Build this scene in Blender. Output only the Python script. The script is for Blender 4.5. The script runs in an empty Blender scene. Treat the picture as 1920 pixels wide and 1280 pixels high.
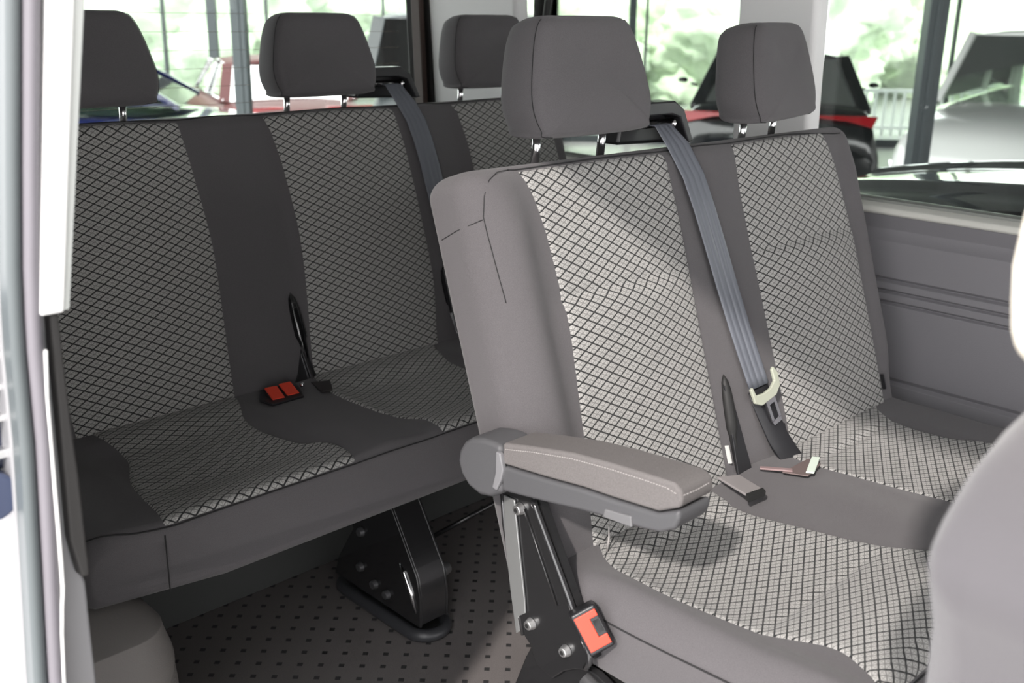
import bpy, bmesh, math, random
from mathutils import Vector, Matrix, noise

random.seed(7)
scn = bpy.context.scene
PI = math.pi
V = Vector

# ------------------------------------------------------------------ camera, sky, sun, exposure
H = 1.15                                   # eye height above the van floor
yaw, pitch, roll = math.radians(44.25), math.radians(17.74), math.radians(0.94)
fw = V((math.sin(yaw)*math.cos(pitch), math.cos(yaw)*math.cos(pitch), -math.sin(pitch)))
r0 = V((math.cos(yaw), -math.sin(yaw), 0)); u0 = r0.cross(fw)
rt = r0*math.cos(roll) + u0*math.sin(roll); up = -r0*math.sin(roll) + u0*math.cos(roll)
cd = bpy.data.cameras.new('camera'); cam = bpy.data.objects.new('camera', cd)
scn.collection.objects.link(cam); scn.camera = cam
M = Matrix((rt, up, -fw)).transposed().to_4x4(); M.translation = V((0, 0, H))
cam.matrix_world = M
cd.sensor_width = 36; cd.lens = 36*1940/1920; cd.clip_start = .02; cd.clip_end = 300
cd.dof.use_dof = True; cd.dof.focus_distance = 1.5; cd.dof.aperture_fstop = 6.3

w = bpy.data.worlds.new('sky'); scn.world = w; w.use_nodes = True
wn = w.node_tree.nodes; bg = wn['Background']
bg.inputs[0].default_value = (1.0, .985, .985, 1); bg.inputs[1].default_value = 3.9

sd = bpy.data.lights.new('sun', 'SUN'); sun = bpy.data.objects.new('sun', sd)
scn.collection.objects.link(sun)
SUN_DIR = V((.75, .34, -.60)).normalized()
sun.rotation_euler = SUN_DIR.to_track_quat('-Z', 'Y').to_euler()
sd.energy = 3.6; sd.angle = math.radians(2.0); sd.color = (1, .93, .88)
scn.view_settings.view_transform = 'Standard'; scn.view_settings.look = 'None'
scn.view_settings.exposure = 0.2; scn.view_settings.gamma = 1.0
scn.view_settings.use_curve_mapping = False

# ------------------------------------------------------------------ helpers
def mat(name, col, rough=.6, metal=0, coat=0, spec=.5, bump=0, bscale=400, sheen=0, var=0, vscale=60):
    m = bpy.data.materials.new(name); m.use_nodes = True
    nt = m.node_tree; b = nt.nodes['Principled BSDF']
    b.inputs['Base Color'].default_value = (*col, 1); b.inputs['Roughness'].default_value = rough
    b.inputs['Metallic'].default_value = metal; b.inputs['Coat Weight'].default_value = coat
    b.inputs['Specular IOR Level'].default_value = spec
    b.inputs['Sheen Weight'].default_value = sheen
    tc = nt.nodes.new('ShaderNodeTexCoord')
    if bump:
        n = nt.nodes.new('ShaderNodeTexNoise'); n.inputs['Scale'].default_value = bscale; n.inputs['Detail'].default_value = 3
        nt.links.new(tc.outputs['Object'], n.inputs['Vector'])
        bp = nt.nodes.new('ShaderNodeBump'); bp.inputs['Strength'].default_value = bump; bp.inputs['Distance'].default_value = .001
        nt.links.new(n.outputs['Fac'], bp.inputs['Height']); nt.links.new(bp.outputs['Normal'], b.inputs['Normal'])
    if var:
        n = nt.nodes.new('ShaderNodeTexNoise'); n.inputs['Scale'].default_value = vscale; n.inputs['Detail'].default_value = 4
        nt.links.new(tc.outputs['Object'], n.inputs['Vector'])
        r = nt.nodes.new('ShaderNodeValToRGB')
        r.color_ramp.elements[0].position = .3; r.color_ramp.elements[1].position = .7
        r.color_ramp.elements[0].color = (*[c*(1-var) for c in col], 1); r.color_ramp.elements[1].color = (*[min(1, c*(1+var)) for c in col], 1)
        nt.links.new(n.outputs['Fac'], r.inputs['Fac']); nt.links.new(r.outputs['Color'], b.inputs['Base Color'])
    return m

def glass(name, tint=(1, 1, 1), trans=.92, rough=.0, ior=1.45):
    m = bpy.data.materials.new(name); m.use_nodes = True; nt = m.node_tree
    nt.nodes.remove(nt.nodes['Principled BSDF']); out = nt.nodes['Material Output']
    t = nt.nodes.new('ShaderNodeBsdfTransparent'); t.inputs[0].default_value = (*[c*trans for c in tint], 1)
    g = nt.nodes.new('ShaderNodeBsdfGlossy'); g.inputs['Roughness'].default_value = rough
    f = nt.nodes.new('ShaderNodeFresnel'); f.inputs['IOR'].default_value = ior
    mx = nt.nodes.new('ShaderNodeMixShader')
    nt.links.new(f.outputs[0], mx.inputs[0]); nt.links.new(t.outputs[0], mx.inputs[1]); nt.links.new(g.outputs[0], mx.inputs[2])
    nt.links.new(mx.outputs[0], out.inputs['Surface'])
    return m

def pattern_fabric():
    """light grey woven cloth crossed by dark lines into small diamonds, each with a fine star"""
    m = bpy.data.materials.new('patterned_fabric'); m.use_nodes = True; nt = m.node_tree
    b = nt.nodes['Principled BSDF']; b.inputs['Roughness'].default_value = .85; b.inputs['Specular IOR Level'].default_value = .25
    b.inputs['Sheen Weight'].default_value = .15
    N = nt.nodes.new; L = nt.links.new
    uv = N('ShaderNodeUVMap'); sep = N('ShaderNodeSeparateXYZ'); L(uv.outputs[0], sep.inputs[0])
    def mth(op, a, bb=None, c=None):
        n = N('ShaderNodeMath'); n.operation = op
        for i, x in enumerate((a, bb, c)):
            if x is None: continue
            if isinstance(x, (int, float)): n.inputs[i].default_value = x
            else: L(x, n.inputs[i])
        return n.outputs[0]
    U = mth('DIVIDE', sep.outputs[0], .0282); W = mth('DIVIDE', sep.outputs[1], .0158)
    a = mth('ADD', U, W); c = mth('SUBTRACT', U, W)
    def line(x, half, soft):      # 1 on the line (x near an integer)
        d = mth('ABSOLUTE', mth('SUBTRACT', mth('FRACT', mth('ADD', x, .5)), .5))
        mr = N('ShaderNodeMapRange'); mr.interpolation_type = 'SMOOTHSTEP'
        L(d, mr.inputs['Value']); mr.inputs['From Min'].default_value = half; mr.inputs['From Max'].default_value = half+soft
        mr.inputs['To Min'].default_value = 1; mr.inputs['To Max'].default_value = 0
        return mr.outputs['Result']
    main = mth('MAXIMUM', line(a, .05, .05), line(c, .045, .05))
    fine = mth('MAXIMUM', mth('MAXIMUM', line(mth('ADD', a, .5), .025, .04), line(mth('ADD', c, .5), .025, .04)),
               mth('MULTIPLY', mth('MAXIMUM', line(mth('MULTIPLY', U, 4), .03, .12), line(mth('MULTIPLY', W, 4), .03, .12)), .6))
    ns = N('ShaderNodeTexNoise'); ns.inputs['Scale'].default_value = 900; L(uv.outputs[0], ns.inputs['Vector'])
    mx0 = N('ShaderNodeMix'); mx0.data_type = 'RGBA'; L(ns.outputs['Fac'], mx0.inputs[0])
    mx0.inputs[6].default_value = (.31, .305, .295, 1); mx0.inputs[7].default_value = (.52, .51, .49, 1)
    mx1 = N('ShaderNodeMix'); mx1.data_type = 'RGBA'; L(mth('MULTIPLY', fine, .75), mx1.inputs[0])
    L(mx0.outputs[2], mx1.inputs[6]); mx1.inputs[7].default_value = (.10, .10, .10, 1)
    mx2 = N('ShaderNodeMix'); mx2.data_type = 'RGBA'; L(main, mx2.inputs[0])
    L(mx1.outputs[2], mx2.inputs[6]); mx2.inputs[7].default_value = (.028, .029, .03, 1)
    L(mx2.outputs[2], b.inputs['Base Color'])
    bp = N('ShaderNodeBump'); bp.inputs['Strength'].default_value = .5; bp.inputs['Distance'].default_value = .0012
    L(mth('MULTIPLY', main, -1), bp.inputs['Height']); L(bp.outputs['Normal'], b.inputs['Normal'])
    return m

def floor_mat():
    m = bpy.data.materials.new('studded_vinyl'); m.use_nodes = True; nt = m.node_tree
    b = nt.nodes['Principled BSDF']; b.inputs['Roughness'].default_value = .55
    N = nt.nodes.new; L = nt.links.new
    tc = N('ShaderNodeTexCoord'); sep = N('ShaderNodeSeparateXYZ'); L(tc.outputs['Object'], sep.inputs[0])
    def mth(op, a, bb=None):
        n = N('ShaderNodeMath'); n.operation = op
        for i, x in enumerate((a, bb)):
            if x is None: continue
            if isinstance(x, (int, float)): n.inputs[i].default_value = x
            else: L(x, n.inputs[i])
        return n.outputs[0]
    X = mth('DIVIDE', sep.outputs[0], .027); Y = mth('DIVIDE', sep.outputs[1], .027)
    a = mth('ADD', X, Y); c = mth('SUBTRACT', X, Y)
    def cell(x): return mth('ABSOLUTE', mth('SUBTRACT', mth('FRACT', mth('MULTIPLY', x, .5)), .5))
    sq = mth('MULTIPLY', mth('LESS_THAN', cell(a), .13), mth('LESS_THAN', cell(c), .13))
    ns = N('ShaderNodeTexNoise'); ns.inputs['Scale'].default_value = 700; L(tc.outputs['Object'], ns.inputs['Vector'])
    mx0 = N('ShaderNodeMix'); mx0.data_type = 'RGBA'; L(ns.outputs['Fac'], mx0.inputs[0])
    mx0.inputs[6].default_value = (.09, .083, .082, 1); mx0.inputs[7].default_value = (.24, .22, .215, 1)
    mx = N('ShaderNodeMix'); mx.data_type = 'RGBA'; L(sq, mx.inputs[0]); L(mx0.outputs[2], mx.inputs[6]); mx.inputs[7].default_value = (.035, .035, .036, 1)
    L(mx.outputs[2], b.inputs['Base Color'])
    bp = N('ShaderNodeBump'); bp.inputs['Strength'].default_value = .6; bp.inputs['Distance'].default_value = .001
    L(mth('SUBTRACT', ns.outputs['Fac'], mth('MULTIPLY', sq, 2)), bp.inputs['Height']); L(bp.outputs['Normal'], b.inputs['Normal'])
    return m

FAB = mat('charcoal_fabric', (.108, .102, .107), .9, bump=.5, bscale=1500, spec=.2, sheen=.15, var=.16, vscale=1400)
PAT = pattern_fabric()
SEAM = mat('seam_thread', (.02, .02, .021), .9)
STITCH = mat('pale_thread', (.40, .38, .37), .8)
BLK = mat('black_plastic', (.018, .018, .02), .35)
GLB = mat('glossy_black', (.008, .008, .009), .12, coat=.5)
GRYP = mat('grey_plastic', (.082, .082, .087), .55, bump=.25, bscale=900)
PAD = mat('armrest_cloth', (.15, .14, .138), .9, bump=.5, bscale=1200, var=.2, vscale=1300, spec=.2)
CHR = mat('chrome', (.85, .85, .86), .12, 1)
BRUSH = mat('satin_metal', (.8, .8, .8), .42, 1)
STEELB = mat('black_steel', (.02, .02, .021), .25, .2, coat=.4)
RED = mat('red_button', (.72, .06, .03), .4)
WEB = mat('belt_webbing', (.13, .14, .165), .38, spec=.7)
WEBD = mat('dark_belt_webbing', (.02, .02, .023), .45)
TRIM = mat('light_grey_trim', (.86, .86, .86), .6, bump=.1)
WALLP = mat('grey_wall_panel', (.19, .185, .20), .6, bump=.3, bscale=500)
SILL = mat('pale_sill_trim', (.60, .60, .56), .5)
ARCH = mat('grey_arch_trim', (.16, .15, .143), .6, bump=.3, bscale=600)
CREAM = mat('cream_cloth', (.85, .78, .66), .8)
FRONT = mat('front_seat_cloth', (.085, .08, .087), .9, bump=.5, bscale=1300, sheen=.3)
SILV = mat('silver_paint', (.27, .27, .28), .4, .1, coat=.5)
WHT = mat('white_trim', (.88, .88, .87), .45)
RUB = mat('black_rubber', (.012, .012, .012), .6)
RUBR = mat('brown_rubber', (.05, .03, .025), .6)
CARPET = mat('dark_carpet', (.035, .037, .036), .95, bump=.5, bscale=300)
GLASS = glass('window_glass', (.97, 1, .985), .97)
DGLASS = glass('tinted_glass', (.012, .018, .016), 1, ior=1.2)
FLOOR = floor_mat()

WORLD = set()      # empties whose children are modelled in world coordinates
def link(name, me, m, parent=None):
    me.name = name
    if m is not None:
        for mm in (m if isinstance(m, (list, tuple)) else [m]): me.materials.append(mm)
    o = bpy.data.objects.new(name, me); scn.collection.objects.link(o)
    if parent is not None:
        o.parent = parent
        if parent.name in WORLD: o.matrix_parent_inverse = Matrix.Translation(-parent.location)
    return o

def mk(name, verts, faces, m, parent=None, smooth=True, uvs=None, bevel=0, sub=0, segs=2, clean=False):
    me = bpy.data.meshes.new(name); me.from_pydata([tuple(v) for v in verts], [], faces)
    if uvs is not None:
        ul = me.uv_layers.new(name='UVMap')
        for lp in me.loops: ul.data[lp.index].uv = uvs[lp.vertex_index]
    bm = bmesh.new(); bm.from_mesh(me)
    if clean: bmesh.ops.remove_doubles(bm, verts=bm.verts, dist=1e-5)
    if uvs is None: bmesh.ops.recalc_face_normals(bm, faces=bm.faces)
    bm.to_mesh(me); bm.free()
    if smooth: me.polygons.foreach_set('use_smooth', [True]*len(me.polygons))
    o = link(name, me, m, parent)
    if bevel:
        md = o.modifiers.new('b', 'BEVEL'); md.width = bevel; md.segments = segs; md.limit_method = 'ANGLE'; md.angle_limit = .6
        if smooth:
            md.harden_normals = True
    if sub:
        md = o.modifiers.new('s', 'SUBSURF'); md.levels = sub; md.render_levels = sub
    return o

class MB:
    """collects simple solids in one mesh"""
    def __init__(s): s.v = []; s.f = []
    def add(s, vs, fs):
        k = len(s.v); s.v += [V(v) for v in vs]; s.f += [[k+i for i in f] for f in fs]; return s
    def box(s, c, d, R=None):
        vs = []
        for x in (-1, 1):
            for y in (-1, 1):
                for z in (-1, 1):
                    p = V((x*d[0]/2, y*d[1]/2, z*d[2]/2)); vs.append(V(c)+(R @ p if R else p))
        return s.add(vs, [(0, 1, 3, 2), (4, 6, 7, 5), (0, 4, 5, 1), (2, 3, 7, 6), (0, 2, 6, 4), (1, 5, 7, 3)])
    def bar(s, a, b, w_, t_, upv=(0, 0, 1)):
        a = V(a); b = V(b); z = (b-a); L = z.length; z = z.normalized(); x = z.cross(V(upv))
        if x.length < 1e-4: x = V((1, 0, 0))
        x.normalize(); y = z.cross(x)
        return s.box((a+b)/2, (w_, t_, L), Matrix((x, y, z)).transposed())
    def cyl(s, a, b, r, n=16, r2=None):
        a = V(a); b = V(b); z = (b-a).normalized(); x = z.orthogonal().normalized(); y = z.cross(x)
        r2 = r if r2 is None else r2
        vs = [a+(x*math.cos(2*PI*i/n)+y*math.sin(2*PI*i/n))*r for i in range(n)]+[b+(x*math.cos(2*PI*i/n)+y*math.sin(2*PI*i/n))*r2 for i in range(n)]
        fs = [(i, (i+1) % n, n+(i+1) % n, n+i) for i in range(n)]+[tuple(range(n))[::-1], tuple(range(n, 2*n))]
        return s.add(vs, fs)
    def tube(s, pts, r, n=8, closed=False):
        pts = [V(p) for p in pts]; N = len(pts); rings = []
        px = None
        for i, p in enumerate(pts):
            a = pts[(i-1) % N] if (closed or i > 0) else p; b = pts[(i+1) % N] if (closed or i < N-1) else p
            t = (b-a).normalized()
            x = (px - t*px.dot(t)) if px is not None else t.orthogonal()
            if x.length < 1e-5: x = t.orthogonal()
            x.normalize(); px = x; y = t.cross(x)
            rr = r[i] if isinstance(r, (list, tuple)) else r
            rings.append([p+(x*math.cos(2*PI*k/n)+y*math.sin(2*PI*k/n))*rr for k in range(n)])
        vs = [v for rg in rings for v in rg]; fs = []
        for i in range(N if closed else N-1):
            j = (i+1) % N
            for k in range(n): fs.append((i*n+k, i*n+(k+1) % n, j*n+(k+1) % n, j*n+k))
        if not closed: fs += [tuple(range(n))[::-1], tuple(range((N-1)*n, N*n))]
        return s.add(vs, fs)
    def prism(s, poly, d):
        """poly: list of 3D points (planar), d: extrusion vector"""
        n = len(poly); d = V(d); P = [V(p) for p in poly]
        return s.add(P+[p+d for p in P], [tuple(range(n))[::-1], tuple(range(n, 2*n))]+[(i, (i+1) % n, n+(i+1) % n, n+i) for i in range(n)])
    def build(s, name, m, parent=None, smooth=False, bevel=0, sub=0, segs=2):
        return mk(name, s.v, s.f, m, parent, smooth=smooth or bevel > 0, bevel=bevel, sub=sub, segs=segs)

def tag(o, label=None, cat=None, group=None, kind=None):
    if label: o['label'] = label
    if cat: o['category'] = cat
    if group: o['group'] = group
    if kind: o['kind'] = kind
    return o
def empty(name, loc, label, cat, group=None, rz=0):
    o = bpy.data.objects.new(name, None); scn.collection.objects.link(o); o.location = loc; o.rotation_euler = (0, 0, rz)
    o.empty_display_size = .05
    return tag(o, label, cat, group)
def struct(o): o['kind'] = 'structure'; return o
def keep(o, parent):
    """parent without moving (parent is an unrotated Empty)"""
    o.parent = parent; o.matrix_parent_inverse = Matrix.Translation(-parent.location); return o

def lerp(tab, x):
    if x <= tab[0][0]: return tab[0][1]
    for (a, va), (b, vb) in zip(tab, tab[1:]):
        if x <= b:
            t = (x-a)/(b-a); return va+(vb-va)*t
    return tab[-1][1]
def smooth_tab(tab, n=5):
    """catmull-rom through a table"""
    out = []
    for i in range(len(tab)-1):
        p0 = tab[max(i-1, 0)][1]; p1 = tab[i][1]; p2 = tab[i+1][1]; p3 = tab[min(i+2, len(tab)-1)][1]
        for k in range(n):
            t = k/n
            v = .5*((2*p1)+(-p0+p2)*t+(2*p0-5*p1+4*p2-p3)*t*t+(-p0+3*p1-3*p2+p3)*t**3)
            out.append((tab[i][0]+(tab[i+1][0]-tab[i][0])*t, v))
    out.append(tab[-1]); return out
def sst(a, b, x):
    t = max(0, min(1, (x-a)/(b-a))); return t*t*(3-2*t)
def bumpf(x, c, wd):
    t = (x-c)/wd; return math.exp(-t*t)

# ------------------------------------------------------------------ slabs: upholstered pads that are soft rounded boxes
class Slab:
    """origin line (y,z) + direction t + outward normal n; x runs across; s along t; far end (s=S) rounded"""
    def __init__(s, y, z, t, n, x0, x1, s0, s1, T, rt, rf, D, rb=.02):
        s.o = V((0, y, z)); s.t = V((0, *t)).normalized(); s.n = V((0, *n)).normalized()
        s.x0, s.x1, s.s0, s.s1, s.T, s.rt, s.rf, s.D, s.rb = x0, x1, s0, s1, T, rt, rf, D, rb
    R0 = 0
    def warp(s, u, a):
        if not s.R0 or u > s.x0+s.R0: return V((0, 0, 0))
        e = min(s.R0, s.x0+s.R0-u); return -s.t*(s.R0-math.sqrt(max(0, s.R0**2-e**2)))*.62*sst(.12, .34, a)
    def front(s, u, a, off=0):
        return s._front(u, a, off)+s.warp(u, a)
    def _front(s, u, a, off=0):
        """point on the front; a is arc length, going over the rounded far end"""
        st = s.s1 - s.rt
        e = max(s.x0+s.rf-u, u-s.x1+s.rf, 0)
        if e > 0: off = off-(s.rf-math.sqrt(max(0, s.rf**2-min(e, s.rf)**2)))
        if a <= st:
            return s.o + s.t*a + s.n*(s.D(u, a)+off) + V((u, 0, 0))
        th = min((a-st)/s.rt, PI/2)
        nn = s.n*math.cos(th)+s.t*math.sin(th)
        return s.o + s.t*(st+s.rt*math.sin(th)) - s.n*(s.rt*(1-math.cos(th))) + nn*(s.D(u, min(a, s.s1))*math.cos(th)+off) + V((u, 0, 0))
    def edge(s, u, a):
        """surface pushed back towards the side edges (rounded corners)"""
        return 0
    def build(s, name, m, parent, nx=90, ns=60):
        x0, x1, T = s.x0, s.x1, s.T
        st = []
        for i in range(ns+1): st.append((s.s0+(s.s1-s.rt-s.s0)*i/ns, 0, 0))
        for k in range(1, 9):
            th = PI/2*k/8; st.append((s.s1-s.rt+s.rt*math.sin(th), s.rt*(1-math.cos(th)), th))
        verts = []; faces = []; ring = None
        for (a, ins, th) in st:
            pts = []
            rf = max(s.rf-ins, .004); rb = max(s.rb-ins*.5, .004)
            X0, X1 = x0+ins, x1-ins
            for i in range(nx+1):
                x = X0+rf+(X1-X0-2*rf)*i/nx; pts.append((x, -ins, math.cos(th)))
            for k in range(1, 8):
                ph = PI/2*k/8; pts.append((X1-rf+rf*math.sin(ph), -ins-rf*(1-math.cos(ph)), math.cos(th)*math.cos(ph)))
            d0, d1 = -ins-rf, -T+ins+rb
            for k in range(7): pts.append((X1, d0+(d1-d0)*k/6, 0))
            for k in range(1, 5):
                ph = PI/2*k/5; pts.append((X1-rb+rb*math.cos(ph), d1-rb*math.sin(ph), 0))
            for k in range(9): pts.append((X1-rb+(X0-X1+2*rb)*k/8, -T+ins, 0))
            for k in range(1, 5):
                ph = PI/2*k/5; pts.append((X0+rb-rb*math.sin(ph), d1-rb*math.cos(ph), 0))
            for k in range(7): pts.append((X0, d1+(d0-d1)*k/6, 0))
            for k in range(1, 8):
                ph = PI/2*k/8; pts.append((X0+rf-rf*math.cos(ph), -ins-rf+rf*math.sin(ph), math.cos(th)*math.sin(ph)))
            n = len(pts); base = len(verts)
            for (x, d, wgt) in pts:
                dd = s.D(x, a)*wgt if wgt > .01 else 0
                verts.append(s.o+s.t*a+s.n*(d+dd)+V((x, 0, 0))+s.warp(x, a))
            if ring is not None:
                for i in range(n): faces.append((ring+i, ring+(i+1) % n, base+(i+1) % n, base+i))
            else: faces.append(tuple(range(base, base+n))[::-1])
            ring = base
        faces.append(tuple(range(ring, ring+n)))
        return mk(name, verts, faces, m, parent)
    def panel(s, name, m, parent, L, R, a0, a1, nu=34, ns=130, off=.0022, flat_ends=True, by_len=None):
        """cloth panel lying on the slab between the curves x=L(a) and x=R(a)"""
        es = [0, .003, .007]
        av = [a0, a0+.004, a0+.008]+[a0+.008+(a1-a0-.016)*i/ns for i in range(1, ns)]+[a1-.008, a1-.004, a1]
        verts = []; uvs = []; faces = []; cols = None
        for a in av:
            xl, xr = L(a), R(a); cs = [xl+e for e in es]+[xl+.007+(xr-xl-.014)*i/nu for i in range(1, nu)]+[xr-e for e in es[::-1]]
            ea = min(a-a0, a1-a)
            for x in cs:
                e = min(x-xl, xr-x, ea); o = -.004+(off+.004)*sst(0, .007, e)
                verts.append(s.front(x, a, o)); uvs.append((x, a))
            cols = len(cs)
        for j in range(len(av)-1):
            for i in range(cols-1): faces.append((j*cols+i, j*cols+i+1, (j+1)*cols+i+1, (j+1)*cols+i))
        o = mk(name, verts, faces, m, parent, uvs=uvs)
        me = o.data
        # face normals outward
        if me.polygons[len(me.polygons)//2].normal.dot(s.n) < 0: me.flip_normals()
        return o
    def seam(s, pts, r=.0011, off=.0004):
        out = []
        for i in range(len(pts)-1):
            (xa, aa), (xb, ab) = pts[i], pts[i+1]
            k = max(1, int(math.hypot(xb-xa, ab-aa)/.012))
            for j in range(k): t = j/k; out.append(s.front(xa+(xb-xa)*t, aa+(ab-aa)*t, off))
        out.append(s.front(*pts[-1], off)); return out

BT = (.162, .487); BN = (-.487, .162)       # line of a backrest and its outward normal in (y,z)
BL = math.hypot(*BT)                        # .513 m from crease to top edge

def headrest(parent, x, y, z0, rz=0, mtl=None, h=.158, wd=.238):
    """cushion, seam and two chrome posts; z0 = underside"""
    hw = wd/2
    # outline in (x,z) anticlockwise, rounded
    ctrl = [(-hw*.76, 0), (hw*.76, 0), (hw*.93, h*.07), (hw*1.01, h*.27), (hw*.95, h*.55), (hw*.82, h*.86), (hw*.66, h*.985), (hw*.3, h), (-hw*.3, h), (-hw*.66, h*.985), (-hw*.82, h*.86), (-hw*.95, h*.55), (-hw*1.01, h*.27), (-hw*.93, h*.07)]
    n = len(ctrl); out = []
    for i in range(n):
        p0, p1, p2, p3 = [ctrl[(i+k) % n] for k in (-1, 0, 1, 2)]
        for k in range(5):
            t = k/5
            out.append(tuple(.5*((2*p1[c])+(-p0[c]+p2[c])*t+(2*p0[c]-5*p1[c]+4*p2[c]-p3[c])*t*t+(-p0[c]+3*p1[c]-3*p2[c]+p3[c])*t**3) for c in (0, 1)))
    cx, cz = 0, h*.48
    lay = [(.0, -.056), (.3, -.0558), (.6, -.0548), (.8, -.0525), (.9, -.049), (.95, -.045), (.985, -.038), (1.0, -.031), (1.006, -.02), (1.0, -.004), (.975, .012), (.94, .024), (.87, .034), (.74, .041), (.5, .045), (0, .046)]
    verts = []; faces = []; rings = []
    M4 = Matrix.Translation(V((x, y, z0))) @ Matrix.Rotation(rz, 4, 'Z') @ Matrix.Rotation(-.10, 4, 'X')
    for k, d in lay:
        rings.append(len(verts))
        if k == 0: verts.append(M4 @ V((cx, d, cz))); continue
        for (px, pz) in out:
            sl = (pz-h*.5)/h*.018              # the cushion leans a little towards the sitter at the bottom
            verts.append(M4 @ V((cx+(px-cx)*k, d+(sl if d < 0 else sl*.4), cz+(pz-cz)*k)))
    N = len(out)
    for a, b in zip(range(len(lay)-1), range(1, len(lay))):
        ra, rb = rings[a], rings[b]
        for i in range(N):
            j = (i+1) % N
            if lay[a][0] == 0: faces.append((ra, rb+i, rb+j))
            elif lay[b][0] == 0: faces.append((ra+i, rb, ra+j))
            else: faces.append((ra+i, rb+i, rb+j, ra+j))
    hr = mk('headrest', verts, faces, mtl or FAB, parent)
    # side seams: left and right only
    for sgn in (-1, 1):
        mb = MB(); pts = []
        for (px, pz) in out:
            if px*sgn > hw*.70:
                sl = (pz-h*.5)/h*.018
                pts.append((math.atan2(pz-cz, px*sgn), M4 @ V((px*.992, -.038+sl, cz+(pz-cz)*.992))))
        pts.sort(key=lambda q: q[0])
        mb.tube([q[1] for q in pts], .0006, 6); mb.build('seam', SEAM, hr, smooth=True)
    for dx in (-.068, .068):
        p = MB(); c, s_ = math.cos(rz), math.sin(rz)
        a = V((x+dx*c, y+dx*s_+.008, z0-.045)); b = V((x+dx*c, y+dx*s_+.003, z0+.01))
        p.cyl(a, b, .0062, 16); p.build('headrest_post', CHR, hr, smooth=True)
    return hr

def belt_ribbon(name, pts, m, parent, wd=.047, th=.0013, ribs=True):
    """pts: list of (centre, across vector, outward normal)"""
    cs = [(-.5, 0), (-.46, .8), (-.3, .8), (-.26, .1), (-.22, .8), (-.03, .8), (0, .1), (.03, .8), (.22, .8), (.26, .1), (.3, .8), (.46, .8), (.5, 0), (.46, -.8), (-.46, -.8)]
    if not ribs: cs = [(-.5, 0), (-.47, .8), (.47, .8), (.5, 0), (.47, -.8), (-.47, -.8)]
    verts = []; faces = []; n = len(cs)
    for (c, a, nn) in pts:
        a = V(a).normalized(); nn = V(nn).normalized()
        for (u, v) in cs: verts.append(V(c)+a*u*wd+nn*v*th)
    for i in range(len(pts)-1):
        for k in range(n): faces.append((i*n+k, i*n+(k+1) % n, (i+1)*n+(k+1) % n, (i+1)*n+k))
    faces += [tuple(range(n))[::-1], tuple(range((len(pts)-1)*n, len(pts)*n))]
    return mk(name, verts, faces, m, parent, smooth=True)

def belt_guide(parent, x, y, z):
    """black hooded belt outlet on the top edge of a backrest"""
    g = MB()
    hood = [(x-.085, z-.025), (x-.078, z+.020), (x-.055, z+.034), (x+.012, z+.034), (x+.033, z+.022), (x+.062, z-.03)]
    g.prism([(a, y+.018, b) for a, b in hood], (0, .045, 0))
    o = g.build('belt_guide', BLK, parent, bevel=.006, segs=3)
    lip = MB(); lip.prism([(a, y-.012, b) for a, b in [(x-.080, z+.014), (x-.074, z+.030), (x-.055, z+.038), (x+.012, z+.038), (x+.036, z+.024), (x+.064, z-.026), (x+.050, z-.028), (x+.026, z+.012), (x+.005, z+.018), (x-.06, z+.018)]], (0, .035, 0))
    lip.build('guide_rim', BLK, o, bevel=.003)
    r = MB(); r.cyl((x-.06, y+.003, z+.004), (x+.020, y+.003, z+.004), .006, 14); r.build('guide_roller', GLB, o, smooth=True)
    e = MB(); e.cyl((x+.014, y-.004, z+.004), (x+.024, y-.004, z+.002), .0085, 14, .004); e.build('guide_cap', CHR, o, smooth=True)
    return o

def red_buckle(parent, c, ax, nrm, ln=.05, wd=.03, th=.02, body=BLK):
    """seat-belt buckle: black body, red press button with a slot. ax = long axis, nrm = towards the button"""
    ax = V(ax).normalized(); nrm = V(nrm); nrm = (nrm-ax*nrm.dot(ax)).normalized(); sd_ = ax.cross(nrm); R = Matrix((sd_, nrm, ax)).transposed()
    c = V(c)
    b = MB(); b.box(c, (wd, th, ln), R); o = b.build('buckle', body, parent, bevel=.004, segs=3)
    r = MB()
    w2, l2 = wd*.84, ln*.80; base = c+nrm*(th/2-.002)
    # button plate with a notch on one long side
    sh = [(-w2/2, -l2/2), (w2/2, -l2/2), (w2/2, -l2*.22), (w2*.12, -l2*.22), (w2*.12, l2*.30), (w2/2, l2*.30), (w2/2, l2/2), (-w2/2, l2/2)]
    r.prism([base+sd_*a+ax*b_ for a, b_ in sh], nrm*.0035)
    r.build('press_button', RED, o, bevel=.001)
    t = MB(); t.box(base+sd_*w2*.32+ax*l2*.04+nrm*.001, (w2*.30, .002, l2*.36), R); t.build('buckle_slot', GLB, o)
    return o

# ------------------------------------------------------------------ the van body: the setting
XR = .30      # right-hand body side (sliding door), XL = left-hand wall
XL = 1.90
b = MB(); b.box((1.05, 1.05, -.02), (1.9, 3.6, .04)); struct(b.build('floor', FLOOR))
b = MB(); b.prism([(.32, 1.70, 0), (.32, 1.72, .30), (.32, 1.74, .30), (.32, 1.74, 0)], (1.56, 0, 0)); struct(b.build('trim_1', CARPET, bevel=.004)); 
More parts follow.
